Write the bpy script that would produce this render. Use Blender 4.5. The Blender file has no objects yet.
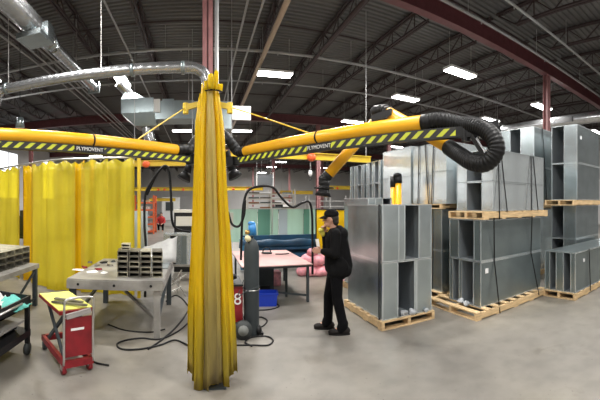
import bpy, math, random
from mathutils import Vector, Matrix, noise
random.seed(7)
S = bpy.context.scene
COL = S.collection
sin, cos, pi = math.sin, math.cos, math.pi
F_ = 345.0; HZ = 203.0; CAMZ = 1.8
def P(px, d, z=0.0):
    a = (px - 200) / F_
    return Vector((d * sin(a), d * cos(a), z))
def V(*a): return Vector(a)

# ------------------------------------------------------------------ materials
MATS = {}
def mat(name, col, rough=.5, metal=0.0, var=0.0, vscale=6.0, bump=0.0, bscale=40.0, spec=.5, col2=None, emit=None, es=0, alpha=1, trans=0, detail=4, stretch=(1,1,1)):
    if name in MATS: return MATS[name]
    m = bpy.data.materials.new(name); m.use_nodes = True
    nt = m.node_tree; N = nt.nodes; L = nt.links
    b = N['Principled BSDF']
    b.inputs['Base Color'].default_value = (*col, 1)
    b.inputs['Roughness'].default_value = rough
    b.inputs['Metallic'].default_value = metal
    b.inputs['Specular IOR Level'].default_value = spec
    if emit:
        b.inputs['Emission Color'].default_value = (*emit, 1); b.inputs['Emission Strength'].default_value = es
    if alpha < 1: b.inputs['Alpha'].default_value = alpha
    if trans: b.inputs['Transmission Weight'].default_value = trans
    tc = N.new('ShaderNodeTexCoord'); mp = N.new('ShaderNodeMapping'); mp.inputs['Scale'].default_value = stretch
    L.new(tc.outputs['Object'], mp.inputs['Vector'])
    if var or col2:
        n = N.new('ShaderNodeTexNoise'); n.inputs['Scale'].default_value = vscale; n.inputs['Detail'].default_value = detail
        L.new(mp.outputs[0], n.inputs['Vector'])
        r = N.new('ShaderNodeValToRGB'); r.color_ramp.elements[0].position = .35; r.color_ramp.elements[1].position = .65
        c2 = col2 or tuple(min(1, c * (1 + var)) for c in col)
        c1 = col if col2 else tuple(c * (1 - var) for c in col)
        r.color_ramp.elements[0].color = (*c1, 1); r.color_ramp.elements[1].color = (*c2, 1)
        L.new(n.outputs['Fac'], r.inputs[0]); L.new(r.outputs[0], b.inputs['Base Color'])
    if bump:
        n2 = N.new('ShaderNodeTexNoise'); n2.inputs['Scale'].default_value = bscale; n2.inputs['Detail'].default_value = 3
        L.new(mp.outputs[0], n2.inputs['Vector'])
        bp = N.new('ShaderNodeBump'); bp.inputs['Strength'].default_value = bump; bp.inputs['Distance'].default_value = .02
        L.new(n2.outputs['Fac'], bp.inputs['Height']); L.new(bp.outputs[0], b.inputs['Normal'])
    MATS[name] = m; return m

galv = mat('galvanised_steel', (.42,.475,.49), .24, .86, var=.08, vscale=3, bump=.45, bscale=1.0)
galv_b = mat('galvanised_pale_lit', (.72,.78,.80), .24, .76, var=.10, vscale=2.5, bump=.45, bscale=1.1)  # paler copy: ceiling light reflected in upper ducts is put into the colour
galv_d = mat('galvanised_dull_shaded', (.25,.295,.305), .28, .76, var=.07, vscale=3, bump=.35, bscale=1.0)  # darker copy: low ducts' weaker reflection put into the colour; also on fittings
spiral = mat('spiral_duct_steel', (.42,.43,.44), .24, .88, var=.1)
wood = mat('pallet_wood', (.58,.41,.22), .7, 0, var=.18, vscale=5, stretch=(1,6,6))
redp = mat('red_oxide_paint', (.12,.035,.04), .5, 0, var=.12)
redc = mat('column_rose_paint', (.30,.135,.135), .5, 0, var=.1)
joistm = mat('joist_brown_paint', (.035,.020,.021), .6, 0)
deckm = mat('roof_deck_grey', (.115,.111,.108), .6, .1, var=.15, vscale=.6)
pipew = mat('white_pipe', (.33,.33,.33), .45, .2)
pipet = mat('tan_pipe', (.42,.32,.24), .5)
yelp = mat('yellow_paint', (.85,.42,.01), .34, 0, var=.03, spec=.5)
yels = mat('yellow_steel', (.66,.46,.02), .45, 0, var=.06)
blk = mat('black_rubber', (.006,.006,.0065), .5, spec=.3)
blks = mat('black_steel', (.010,.010,.011), .45, .0, spec=.3)
dgrey = mat('dark_grey_paint', (.035,.045,.05), .6, 0, var=.1)
tabm = mat('worn_steel_table', (.29,.28,.26), .5, .4, var=.25, vscale=4)
rust = mat('rusty_sections', (.15,.14,.115), .5, .4, var=.4, vscale=9)
rust_l = mat('pale_sections', (.36,.34,.26), .5, .4, var=.3, vscale=9)
red = mat('red_enamel', (.20,.006,.012), .45, 0, var=.2)
chrome = mat('worn_chrome', (.55,.54,.52), .3, .8)
pink = mat('pink_board', (.55,.34,.32), .6, 0, var=.1, vscale=2)
pinkb = mat('pink_plastic', (.8,.33,.38), .35, 0, var=.25, vscale=9, bump=.6, bscale=14)
bluep = mat('blue_plastic', (.012,.05,.5), .35)
bluem = mat('dark_blue_paint', (.012,.055,.11), .4, 0, var=.35, vscale=2)
blueg = mat('regulator_blue', (.03,.22,.55), .35)
wht = mat('white_paint', (.75,.75,.74), .5)
paper = mat('paper', (.85,.85,.83), .7)
beige = mat('beige_enamel', (.5,.48,.42), .5)
orange = mat('rack_orange', (.62,.11,.03), .5, 0, var=.1)
orangeb = mat('hoist_orange', (.85,.13,.03), .4)
wallm = mat('wall_grey', (.62,.61,.60), .75, 0, var=.05, vscale=.5)
cloth = mat('black_cloth', (.0045,.0045,.005), .85, 0, bump=.8, bscale=9, spec=.15)
cloth2 = mat('black_trousers', (.003,.003,.004), .85, 0, bump=.5, bscale=10, spec=.15)
skin = mat('skin', (.50,.27,.19), .5)
hairm = mat('hair', (.02,.014,.01), .6)
shoem = mat('shoe_leather', (.012,.009,.008), .6, spec=.3)
redcl = mat('red_shirt', (.35,.02,.02), .8)
teal = mat('teal_cloth', (.09,.36,.31), .8, 0, bump=.5, bscale=20)
lime = mat('lime_vinyl', (.66,.66,.14), .6, 0, var=.12)
stickm = mat('sticker_white', (.8,.8,.8), .5)
inside = mat('duct_inside', (.30,.33,.35), .4, .6)
tyre = mat('wheel_rubber', (.03,.035,.035), .6)
blueish = mat('pale_blue_sheet', (.36,.42,.45), .45)

lampm = bpy.data.materials.new('lamp_diffuser'); lampm.use_nodes = True
_b = lampm.node_tree.nodes['Principled BSDF']; _b.inputs['Emission Color'].default_value = (1,.98,.96,1); _b.inputs['Emission Strength'].default_value = 20
winm = bpy.data.materials.new('daylit_pane'); winm.use_nodes = True
_b = winm.node_tree.nodes['Principled BSDF']; _b.inputs['Emission Color'].default_value = (.9,.95,1,1); _b.inputs['Emission Strength'].default_value = 2.2

def vinyl(name, col, dirt=None, transp=.3, transl=.5, dz=None, bmp=.2):
    m = bpy.data.materials.new(name); m.use_nodes = True
    nt = m.node_tree; N = nt.nodes; L = nt.links
    b = N['Principled BSDF']; out = N['Material Output']
    b.inputs['Roughness'].default_value = .25
    tc = N.new('ShaderNodeTexCoord'); mp = N.new('ShaderNodeMapping'); mp.inputs['Scale'].default_value = (5, 5, .7)
    L.new(tc.outputs['Object'], mp.inputs[0])
    n = N.new('ShaderNodeTexNoise'); n.inputs['Scale'].default_value = 1.2; n.inputs['Detail'].default_value = 5; L.new(mp.outputs[0], n.inputs['Vector'])
    r = N.new('ShaderNodeValToRGB'); r.color_ramp.elements[0].position = .3; r.color_ramp.elements[1].position = .7
    r.color_ramp.elements[0].color = (*[c * .88 for c in col], 1); r.color_ramp.elements[1].color = (*col, 1)
    L.new(n.outputs['Fac'], r.inputs[0]); colout = r.outputs[0]
    if dirt:   # grime rubbed on below dz
        sx = N.new('ShaderNodeSeparateXYZ'); L.new(tc.outputs['Object'], sx.inputs[0])
        mr = N.new('ShaderNodeMapRange'); mr.inputs['From Min'].default_value = dz[0]; mr.inputs['From Max'].default_value = dz[1]; mr.inputs['To Min'].default_value = 1; mr.inputs['To Max'].default_value = 0
        L.new(sx.outputs['Z'], mr.inputs['Value'])
        n3 = N.new('ShaderNodeTexNoise'); n3.inputs['Scale'].default_value = 3; n3.inputs['Detail'].default_value = 6; L.new(mp.outputs[0], n3.inputs['Vector'])
        ml = N.new('ShaderNodeMath'); ml.operation = 'MULTIPLY'; L.new(mr.outputs[0], ml.inputs[0]); L.new(n3.outputs['Fac'], ml.inputs[1])
        ad = N.new('ShaderNodeMath'); ad.operation = 'MULTIPLY'; ad.inputs[1].default_value = 1.7; ad.use_clamp = True; L.new(ml.outputs[0], ad.inputs[0])
        mx = N.new('ShaderNodeMix'); mx.data_type = 'RGBA'; L.new(ad.outputs[0], mx.inputs['Factor'])
        L.new(colout, mx.inputs['A']); mx.inputs['B'].default_value = (*dirt, 1); colout = mx.outputs['Result']
    L.new(colout, b.inputs['Base Color'])
    t = N.new('ShaderNodeBsdfTranslucent'); L.new(colout, t.inputs['Color'])
    m1 = N.new('ShaderNodeMixShader'); m1.inputs[0].default_value = transl; L.new(b.outputs[0], m1.inputs[1]); L.new(t.outputs[0], m1.inputs[2])
    tp = N.new('ShaderNodeBsdfTransparent'); 
    L.new(colout, tp.inputs['Color'])
    m2 = N.new('ShaderNodeMixShader'); m2.inputs[0].default_value = transp; L.new(m1.outputs[0], m2.inputs[1]); L.new(tp.outputs[0], m2.inputs[2])
    bp = N.new('ShaderNodeBump'); bp.inputs['Strength'].default_value = bmp; bp.inputs['Distance'].default_value = .03
    L.new(n.outputs['Fac'], bp.inputs['Height']); L.new(bp.outputs[0], b.inputs['Normal'])
    L.new(m2.outputs[0], out.inputs['Surface'])
    return m
vin_y = vinyl('yellow_vinyl', (.90,.80,.12), transp=.42, transl=.55)
vin_o = vinyl('amber_vinyl', (.92,.68,.02), transp=.25, transl=.5)
vin_c = vinyl('bundle_vinyl', (.93,.75,.03), (.34,.26,.07), transp=.18, transl=.55, dz=(.0,.9), bmp=.08)
vin_g = vinyl('bundle_vinyl_clear', (.72,.58,.16), (.26,.2,.09), transp=.16, transl=.45, dz=(.1,1.3), bmp=.08)
grn_l = vinyl('pale_green_sheet', (.62,.80,.70), transp=.25, transl=.4)
grn_d = vinyl('deep_green_sheet', (.20,.42,.33), transp=.2, transl=.35)

def stripe_mat():
    m = bpy.data.materials.new('hazard_stripes'); m.use_nodes = True
    nt = m.node_tree; N = nt.nodes; L = nt.links; b = N['Principled BSDF']; b.inputs['Roughness'].default_value = .45
    uv = N.new('ShaderNodeUVMap'); uv.uv_map = 'UVMap'
    s = N.new('ShaderNodeSeparateXYZ'); L.new(uv.outputs[0], s.inputs[0])
    def M(op, a, c=None, v=None):
        q = N.new('ShaderNodeMath'); q.operation = op; L.new(a, q.inputs[0])
        if c is not None: L.new(c, q.inputs[1])
        if v is not None: q.inputs[1].default_value = v
        return q.outputs[0]
    sh = M('MULTIPLY', s.outputs['Y'], v=-.125)            # slant
    u = M('ADD', s.outputs['X'], sh)
    u = M('DIVIDE', u, v=.152); u = M('FRACT', u); a = M('LESS_THAN', u, v=.45)
    v1 = M('GREATER_THAN', s.outputs['Y'], v=.16); v2 = M('LESS_THAN', s.outputs['Y'], v=.86)
    t1 = M('LESS_THAN', s.outputs['Z'], v=.5)
    k = M('MULTIPLY', a, v1); k = M('MULTIPLY', k, v2)
    mx = N.new('ShaderNodeMix'); mx.data_type = 'RGBA'; L.new(k, mx.inputs['Factor'])
    mx.inputs['A'].default_value = (.012,.012,.012,1); mx.inputs['B'].default_value = (.56,.60,.03,1)
    L.new(mx.outputs['Result'], b.inputs['Base Color'])
    return m
stripes = stripe_mat()

def floor_mat():
    m = bpy.data.materials.new('concrete_floor'); m.use_nodes = True
    nt = m.node_tree; N = nt.nodes; L = nt.links; b = N['Principled BSDF']
    tc = N.new('ShaderNodeTexCoord')
    def nz(sc, det=6, dist=0):
        n = N.new('ShaderNodeTexNoise'); n.inputs['Scale'].default_value = sc; n.inputs['Detail'].default_value = det; n.inputs['Distortion'].default_value = dist
        L.new(tc.outputs['Object'], n.inputs['Vector']); return n.outputs['Fac']
    def ramp(f, e):
        r = N.new('ShaderNodeValToRGB'); 
        while len(r.color_ramp.elements) < len(e): r.color_ramp.elements.new(.5)
        for i, (p, c) in enumerate(e): r.color_ramp.elements[i].position = p; r.color_ramp.elements[i].color = (*c, 1)
        L.new(f, r.inputs[0]); return r.outputs[0]
    base = ramp(nz(.45, 5, .6), [(.3, (.165,.153,.137)), (.52, (.215,.199,.172)), (.72, (.28,.256,.205))])
    sp = ramp(nz(4, 8), [(.35, (.80,.80,.80)), (.6, (1,1,1)), (.75, (1.0,1.0,1.0))])
    mx = N.new('ShaderNodeMix'); mx.data_type = 'RGBA'; mx.blend_type = 'MULTIPLY'; mx.inputs['Factor'].default_value = .8
    L.new(base, mx.inputs['A']); L.new(sp, mx.inputs['B'])
    st = ramp(nz(1.3, 7, 1.2), [(.60, (1,1,1)), (.72, (.66,.62,.58))])
    mx2 = N.new('ShaderNodeMix'); mx2.data_type = 'RGBA'; mx2.blend_type = 'MULTIPLY'; mx2.inputs['Factor'].default_value = .7
    L.new(mx.outputs['Result'], mx2.inputs['A']); L.new(st, mx2.inputs['B'])
    spk = ramp(nz(26, 2), [(.24, (.45,.42,.4)), (.30, (1,1,1))])
    mx3 = N.new('ShaderNodeMix'); mx3.data_type = 'RGBA'; mx3.blend_type = 'MULTIPLY'; mx3.inputs['Factor'].default_value = .8
    L.new(mx2.outputs['Result'], mx3.inputs['A']); L.new(spk, mx3.inputs['B'])
    L.new(mx3.outputs['Result'], b.inputs['Base Color'])
    rr = N.new('ShaderNodeMapRange'); rr.inputs['To Min'].default_value = .3; rr.inputs['To Max'].default_value = .6
    L.new(nz(1.1, 5), rr.inputs['Value']); L.new(rr.outputs[0], b.inputs['Roughness'])
    return m

# ------------------------------------------------------------------ mesh builder
class MB:
    def __init__(s, M=None): s.v = []; s.f = []; s.uv = {}; s.M = M
    def add(s, vs, fs):
        o = len(s.v); s.v += [(s.M @ Vector(a)) if s.M else Vector(a) for a in vs]; s.f += [tuple(o + i for i in f) for f in fs]; return s
    def box(s, x0, x1, y0, y1, z0, z1):
        return s.add([(x0,y0,z0),(x1,y0,z0),(x1,y1,z0),(x0,y1,z0),(x0,y0,z1),(x1,y0,z1),(x1,y1,z1),(x0,y1,z1)],
              [(0,3,2,1),(4,5,6,7),(0,1,5,4),(1,2,6,5),(2,3,7,6),(3,0,4,7)])
    def bar(s, p, q, w, h=None):
        p = Vector(p); q = Vector(q); h = h or w; d = (q - p).normalized()
        up = V(0,0,1) if abs(d.z) < .95 else V(0,1,0)
        a = d.cross(up).normalized() * w / 2; b = a.cross(d).normalized() * h / 2
        vs = [p-a-b, p+a-b, p+a+b, p-a+b, q-a-b, q+a-b, q+a+b, q-a+b]
        return s.add(vs, [(0,1,2,3),(7,6,5,4),(0,4,5,1),(1,5,6,2),(2,6,7,3),(3,7,4,0)])
    def tube(s, path, r, n=12, caps=True):
        path = [Vector(p) for p in path]; m = len(path)
        rs = r if isinstance(r, (list, tuple)) else [r] * m
        t0 = (path[1] - path[0]).normalized(); up = V(0,0,1) if abs(t0.z) < .9 else V(1,0,0)
        a = t0.cross(up).normalized(); vs = []
        for i, p in enumerate(path):
            t = (path[min(i+1, m-1)] - path[max(i-1, 0)]).normalized()
            a = (a - t * a.dot(t)).normalized(); b = t.cross(a)
            for k in range(n):
                w = 2 * pi * k / n; vs.append(p + (a * cos(w) + b * sin(w)) * rs[i])
        fs = [(i*n+k, i*n+(k+1)%n, (i+1)*n+(k+1)%n, (i+1)*n+k) for i in range(m-1) for k in range(n)]
        if caps: fs += [tuple(range(n-1, -1, -1)), tuple((m-1)*n + k for k in range(n))]
        return s.add(vs, fs)
    def cyl(s, p, q, r, r2=None, n=16, caps=True): return s.tube([p, q], [r, r if r2 is None else r2], n, caps)
    def ell(s, c, r, n=14, m=9, R=None):
        c = Vector(c); r = (r,)*3 if not hasattr(r, '__len__') else r; vs = []; fs = []
        for i in range(m + 1):
            th = pi * i / m
            for k in range(n):
                w = 2 * pi * k / n; q = V(r[0]*sin(th)*cos(w), r[1]*sin(th)*sin(w), r[2]*cos(th))
                if R: q = R @ q
                vs.append(c + q)
        for i in range(m):
            for k in range(n): fs.append((i*n+k, (i+1)*n+k, (i+1)*n+(k+1)%n, i*n+(k+1)%n))
        return s.add(vs, fs)
    def cap(s, p, q, r1, r2, n=14):          # tapered capsule
        p = Vector(p); q = Vector(q); d = (q - p); Ln = max(d.length, 1e-4); d /= Ln; pts = []; rs = []
        for i in range(5): a = pi/2 * i / 4; pts.append(p - d * r1 * cos(a)); rs.append(max(r1 * sin(a), .0008))
        for i in range(5): a = pi/2 * i / 4; pts.append(q + d * r2 * sin(a)); rs.append(max(r2 * cos(a), .0008))
        return s.tube(pts, rs, n)
    def sheet(s, pts2, z0, z1, nz=1, fn=None):
        n = len(pts2); vs = []
        for j in range(nz + 1):
            t = j / nz
            for i, p in enumerate(pts2):
                z = z0 + (z1 - z0) * t; vs.append(fn(i, t, p, z) if fn else (p[0], p[1], z))
        return s.add(vs, [(j*n+i, j*n+i+1, (j+1)*n+i+1, (j+1)*n+i) for j in range(nz) for i in range(n-1)])
    def build(s, name, m, parent=None, smooth=False, loc=None):
        if name in SPLIT and parent is not None:      # every separate piece is a part of its own
            par = list(range(len(s.v)))
            def fd(a):
                while par[a] != a: par[a] = par[par[a]]; a = par[a]
                return a
            for f in s.f:
                for q in f[1:]: par[fd(q)] = fd(f[0])
            g = {}
            for f in s.f: g.setdefault(fd(f[0]), []).append(f)
            if len(g) > 1:
                for fs in g.values():
                    ids = sorted({i for f in fs for i in f}); mp = {a: b for b, a in enumerate(ids)}
                    p_ = MB(); p_.v = [s.v[i] for i in ids]; p_.f = [tuple(mp[i] for i in f) for f in fs]
                    o = p_._build(SPLIT[name], m, parent, smooth, loc)
                return o
            name = SPLIT[name]
        return s._build(name, m, parent, smooth, loc)
    def _build(s, name, m, parent=None, smooth=False, loc=None):
        o0 = ORG[parent.name] if parent is not None else (Vector(loc) if loc is not None else None)
        if o0 is None:
            xs = [v.x for v in s.v]; ys = [v.y for v in s.v]; zs = [v.z for v in s.v]
            o0 = V((min(xs)+max(xs))/2, (min(ys)+max(ys))/2, min(zs))
        me = bpy.data.meshes.new(name); me.from_pydata([tuple(v - o0) for v in s.v], [], s.f)
        me.materials.append(m); me.validate(); me.update()
        if smooth:
            for p in me.polygons: p.use_smooth = True
        o = bpy.data.objects.new(name, me); COL.objects.link(o)
        if parent is not None: o.parent = parent
        else: o.location = o0
        ORG[o.name] = o0
        return o
ORG = {}
SPLIT = {'hanger_rods':'hanger_rod','suspension_wires':'suspension_wire','coupling_bands':'coupling_band','saddle_clamps':'saddle_clamp','bolt_holes':'bolt_hole','rollers':'roller','posts':'post','clamp_ring':'clamp_ring','side_tap':'side_tap','tray_rim':'tray_rim','shelf':'shelf_beam','eyes':'eye','elbow':'elbow','bed':'bed_section','rim':'rim_section','base_frame':'frame_rail','frame':'frame_bar'}
def thing(name, label, cat, loc=(0,0,0), group=None):
    o = bpy.data.objects.new(name, None); COL.objects.link(o); o.location = loc; o.empty_display_size = .1
    ORG[o.name] = Vector(loc); o['label'] = label; o['category'] = cat
    if group: o['group'] = group
    return o
def tag(o, label, cat, group=None, kind=None):
    o['label'] = label; o['category'] = cat
    if group: o['group'] = group
    if kind: o['kind'] = kind
    return o
def struct(o): o['kind'] = 'structure'; return o
def cr(pts, n=10):
    pts = [Vector(p) for p in pts]; P_ = [2*pts[0]-pts[1]] + pts + [2*pts[-1]-pts[-2]]; out = []
    for i in range(1, len(P_) - 2):
        a, b, c, d = P_[i-1:i+3]
        for k in range(n):
            t = k / n; out.append(.5*((2*b)+(c-a)*t+(2*a-5*b+4*c-d)*t*t+(3*b-a-3*c+d)*t**3))
    return out + [pts[-1]]
def RZ(a, loc): return Matrix.Translation(loc) @ Matrix.Rotation(a, 4, 'Z')

# ------------------------------------------------------------------ room
X0, X1, Y0, Y1, ZC = -15, 27, -8, 56, 7.45
b = MB().box(X0, X1, Y0, Y1, -.2, 0); struct(b.build('floor', floor_mat(), loc=(0,0,0)))
b = MB(); ys = []; y = Y0; k = 0
while y < Y1: ys.append(y); y += .19
pr = []
for y in ys: pr += [(y, 0), (y+.08, 0), (y+.105, .045), (y+.165, .045)]
vs = [(X0, y, ZC+z) for y, z in pr] + [(X1, y, ZC+z) for y, z in pr]; n = len(pr)
b.add(vs, [(i, i+1, n+i+1, n+i) for i in range(n-1)]); b.box(X0, X1, Y0, Y1, ZC+.1, ZC+.3)
struct(b.build('ceiling', deckm, loc=(0,0,ZC)))
for nm, bx in (('wall_left', (X0-.2,X0,Y0,Y1)), ('wall_right', (X1,X1+.2,Y0,Y1)), ('wall_back', (X0,X1,Y1,Y1+.2)), ('wall_front', (X0,X1,Y0-.2,Y0))):
    struct(MB().box(*bx, 0, ZC+.3).build(nm, wallm))
def window(n, y0, y1, z0, z1):
    fr = MB(); x = X0
    for a in (y0, (y0+y1)/2, y1): fr.box(x, x+.08, a-.05, a+.05, z0, z1)
    for a in (z0, (z0*.4+z1*.6), z1): fr.box(x, x+.08, y0-.05, y1+.05, a-.05, a+.05)
    o = struct(fr.build('window_%d' % n, wht)); MB().box(x, x+.03, y0, y1, z0, z1).build('pane', winm, o)
window(1, 22.6, 25.6, 2.2, 6.0)
window(2, 30.5, 33, 2.2, 6.0)

def ibeam(b, p, q, w, h, t=.03):
    p = Vector(p); q = Vector(q); b.bar(p+V(0,0,h/2-t/2), q+V(0,0,h/2-t/2), w, t); b.bar(p-V(0,0,h/2-t/2), q-V(0,0,h/2-t/2), w, t); b.bar(p, q, t*.7, h-t*1.9)
BY = [-5.9, 6.8, 19.5, 32.2, 44.9]
for y in BY:
    m = MB(); ibeam(m, (X0, y, 6.74), (X1, y, 6.74), .24, .5); struct(m.build('roof_beam', redp))
for y in BY[1:]:
    for x in ((.15, 10.7, 21.2, -10.4) if y == 6.8 else (-10.4, .15, 6.95, 11.9, 21.2)):
        if y == 19.5 and x == .15: continue
        m = MB(); w = .2 if y == 6.8 else .22
        m.box(x-w/2, x+w/2, y-w/2, y-w/2+.02, 0, 6.48); m.box(x-w/2, x+w/2, y+w/2-.02, y+w/2, 0, 6.48); m.box(x-.012, x+.012, y-w/2, y+w/2, 0, 6.48)
        m.box(x-.2, x+.2, y-.2, y+.2, 0, .025)
        struct(m.build('steel_column', redc))
def joist(y0, y1):
    m = MB(); zt, zb = 7.38, 6.88
    for dx in (-.045, .045):
        m.bar((dx, y0, zt), (dx, y1, zt), .05, .05); m.bar((dx, y0+.7, zb), (dx, y1-.7, zb), .05, .05)
    n = 9; L_ = (y1-y0-1.4)/n
    for i in range(n):
        a = y0+.7+i*L_; m.bar((0,a,zb),(0,a+L_/2,zt),.028); m.bar((0,a+L_/2,zt),(0,a+L_,zb),.028)
        m.bar((0,a+L_/2,zt),(0,a+L_/2,zb),.025)
    m.bar((0,y0+.7,zb),(0,y0,zt),.035); m.bar((0,y1-.7,zb),(0,y1,zt),.035)
    return m
for i in range(len(BY)):
    y0 = BY[i]; y1 = BY[i+1] if i+1 < len(BY) else Y1
    first = None; x = -13.1
    while x < 26:
        if first is None: first = joist(y0+.12, y1-.12).build('ceiling_joist', joistm, loc=(0,0,0)); o = first
        else: o = first.copy(); COL.objects.link(o)
        o.location = (x, 0, 0); struct(o); x += 1.9
y = -3
while y < 50:                                        # bridging angles across the joists
    struct(MB().bar((X0, y, 6.92), (X1, y, 6.92), .035).build('joist_bridging', joistm)); y += 3.17

def pipe(name, p, q, r, m, label, cat='pipe', group=None, n=8):
    o = MB().cyl(p, q, r, n=n).build(name, m, smooth=True); return tag(o, label, cat, group)
for y, z, r, w in ((10.9,6.68,.05,'behind the near rose column'), (13.7,6.68,.04,'a bay beyond the sprinkler main'), (6.3,6.66,.035,'hung just in front of the dark red roof beam'), (5.2,6.66,.035,'nearest to the viewer at upper right')):
    o = thing('sprinkler_pipe', 'white sprinkler pipe crossing the ceiling, ' + w, 'pipe', (6,y,z), 'sprinkler pipes under the roof')
    MB().cyl((X0+.3 if y > 8 else 5, y, z), (X1-1, y, z), r, n=8).build('pipe', pipew, o, True)
    h = MB(); x = X0+1.5 if y > 8 else 6.2
    while x < X1-2: h.cyl((x,y,z),(x,y,ZC), .008, n=5); h.cyl((x+.5,y,z-.09),(x+.5,y,z),.02,n=6); x += 3.1
    h.build('hanger_rods', pipew, o)
for x, z, w, y0 in ((-4.55,6.45,'left bundle, outermost',-2), (-4.75,6.5,'left bundle, second',-2), (-4.95,6.45,'left bundle, third',-2), (-5.4,6.6,'left bundle, farthest out',-2), (1.12,6.55,'just right of the near column',2), (1.5,6.6,'beside the tan pipe',2), (-2.25,6.6,'between the spiral duct and the near column',2)):
    pipe('conduit', (x,y0,z), (x,38,z), .03, pipew, 'thin grey conduit running away under the roof, ' + w, 'conduit', 'conduits under the roof')
pipe('tan_pipe', (2.03,1,6.55), (2.03,30,6.55), .075, pipet, 'long tan painted pipe running away from the upper middle to the column', n=12)
pipe('steel_angle', (3.75,1,6.6), (3.75,19,6.6), .06, joistm, 'dark painted steel pipe under the joists, right of the tan pipe')
pipe('downpipe', (.32,6.62,0), (.32,6.62,6.9), .04, pipew, 'grey vertical pipe fixed beside the near rose column')
# lights
lights = [((2.54,11.5),'above the near yellow cone of the right boom'),((8.0,8.5),'large one at upper right below the red roof beam'),((8.15,12.0),'second of the row above the right boom'),((8.0,16.9),'third of the row above the right boom'),
 ((13.6,12.2),'above the black corrugated hose'),((13.2,8.65),'beside the distant rose column at right'),((19.5,8.8),'at the right edge above the tallest ducts'),((14.5,22.8),'just above the far duct stacks'),
 ((2.56,20.9),'to the right of the vinyl bundle'),((-1.1,21),'to the left of the vinyl bundle'),((-2.78,12.1),'above the hanging air handling box, standing for a lit duct end'),((-9.6,30.8),'low over the yellow curtains'),
 ((8.9,49),'smallest of the row of three'),((8.7,41.3),'middle of the far row of three'),((8.6,36),'nearest of the far row of three'),((15.3,40.5),'far one seen below the crane beam'),((-1.7,40),'far one below the left boom'),
 ((-3,5.6),'overhead left'),((2.6,6.3),'overhead centre'),((-3,1.5),'overhead nearest left'),((2.6,1.5),'overhead nearest centre'),((8,2.5),'overhead right'),((-8.5,3),'overhead far left'),((2.6,-4),'behind the viewer'),((8,-4),'behind and right of the viewer'),((-3,-4),'behind and left of the viewer'),((-8.5,12),'left beyond the curtains'),((13.5,2.5),'overhead far right'),((14,17),'right over the ducts'),((-8.5,20),'left bay far'),((2.6,30),'far centre')]
HID = {'above the hanging air handling box, standing for a lit duct end'}  # turned lamp added in place of what looks like a lit duct end
for (x, y), w in lights:
    z = 6.2
    if (x, y) in ((-8.5,12),(14,17),(-8.5,20),(2.6,30)): z = 6.95
    t = thing('ceiling_light', 'bright rectangular ceiling light, ' + w, 'light', (x,y,z), 'rectangular high bay lights')
    ax, ay = (.22,.6) if w in HID else (.6,.22)
    MB().box(x-ax,x+ax,y-ay,y+ay,z,z+.08).build('housing', wht, t)
    MB().box(x-ax+.03,x+ax-.03,y-ay+.02,y+ay-.02,z-.03,z).build('diffuser', lampm, t)
    h = MB()
    for dx in (-.5,.5): h.cyl((x+dx,y,z+.08),(x+dx,y,ZC),.006,n=5)
    h.build('suspension_wires', chrome, t)
    ld = bpy.data.lights.new('lamp', 'AREA'); ld.shape = 'RECTANGLE'; ld.size = 1.1; ld.size_y = .4; ld.energy = 255 if y < 28 else 480; ld.color = (1,.975,.94)
    lo = bpy.data.objects.new('lamp', ld); COL.objects.link(lo); lo.parent = t; lo.location = (0,0,-.05)

# ------------------------------------------------------------------ overhead ducts at left
def ridged(path_pts, r, pitch=.12, n=20, amp=.012, steps=10):
    path = cr(path_pts, steps) if len(path_pts) > 2 else [Vector(path_pts[0]).lerp(Vector(path_pts[1]), i/60) for i in range(61)]
    L_ = 0; rs = []; prev = path[0]
    for p in path: L_ += (p-prev).length; prev = p; rs.append(r + (amp if (L_ % pitch) < pitch*.35 else 0))
    return path, rs
def even(pts, step, n0=24):
    raw = cr(pts, n0) if len(pts) > 2 else [Vector(pts[0]), Vector(pts[1])]
    out = [raw[0]]; acc = 0
    for a, b_ in zip(raw, raw[1:]):
        l = (b_-a).length; t = step - acc
        while t <= l: out.append(a.lerp(b_, t/l)); t += step
        acc = l - (t - step)
    out.append(raw[-1]); return out
def corr(pts, r, step=.02, amp=.1, n=18, per=4):
    p = even(pts, step); return p, [r*(1+amp*(.5-.5*cos(2*pi*i/per))) for i in range(len(p))]
t = thing('spiral_duct', 'long horizontal silver spiral duct crossing from the left edge to the near column', 'duct', (-2,6.2,4.4))
zd = 4.32
path = even([(-4.35,6.45,zd-.35),(-4.2,6.45,zd-.02),(-3.7,6.45,zd),(-1.5,6.45,zd+.02),(-.3,6.45,zd+.02),(-.02,6.45,zd-.03),(.12,6.45,zd-.2),(.14,6.45,zd-.6),(.14,6.45,3.2)], .04)
MB().tube(path, [.105+(.005 if i%4==0 else 0) for i in range(len(path))], 20).build('duct', spiral, t, True)
m = MB()
for x in (-4.05,-1.28,-.32): m.cyl((x-.03,6.45,zd+.01),(x+.03,6.45,zd+.01), .122, n=20)
m.build('coupling_bands', galv_d, t, True)
m = MB()
for x in (-4.0,-1.9): m.cyl((x,6.45,zd+.1),(x,6.45,ZC),.01,n=5)
m.build('hanger_rods', chrome, t)
t2 = MB().cyl((-4.35,6.45,zd-.3),(-4.9,6.3,zd-1.0),.13,n=18).build('end_elbow', spiral, t, True)

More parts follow.
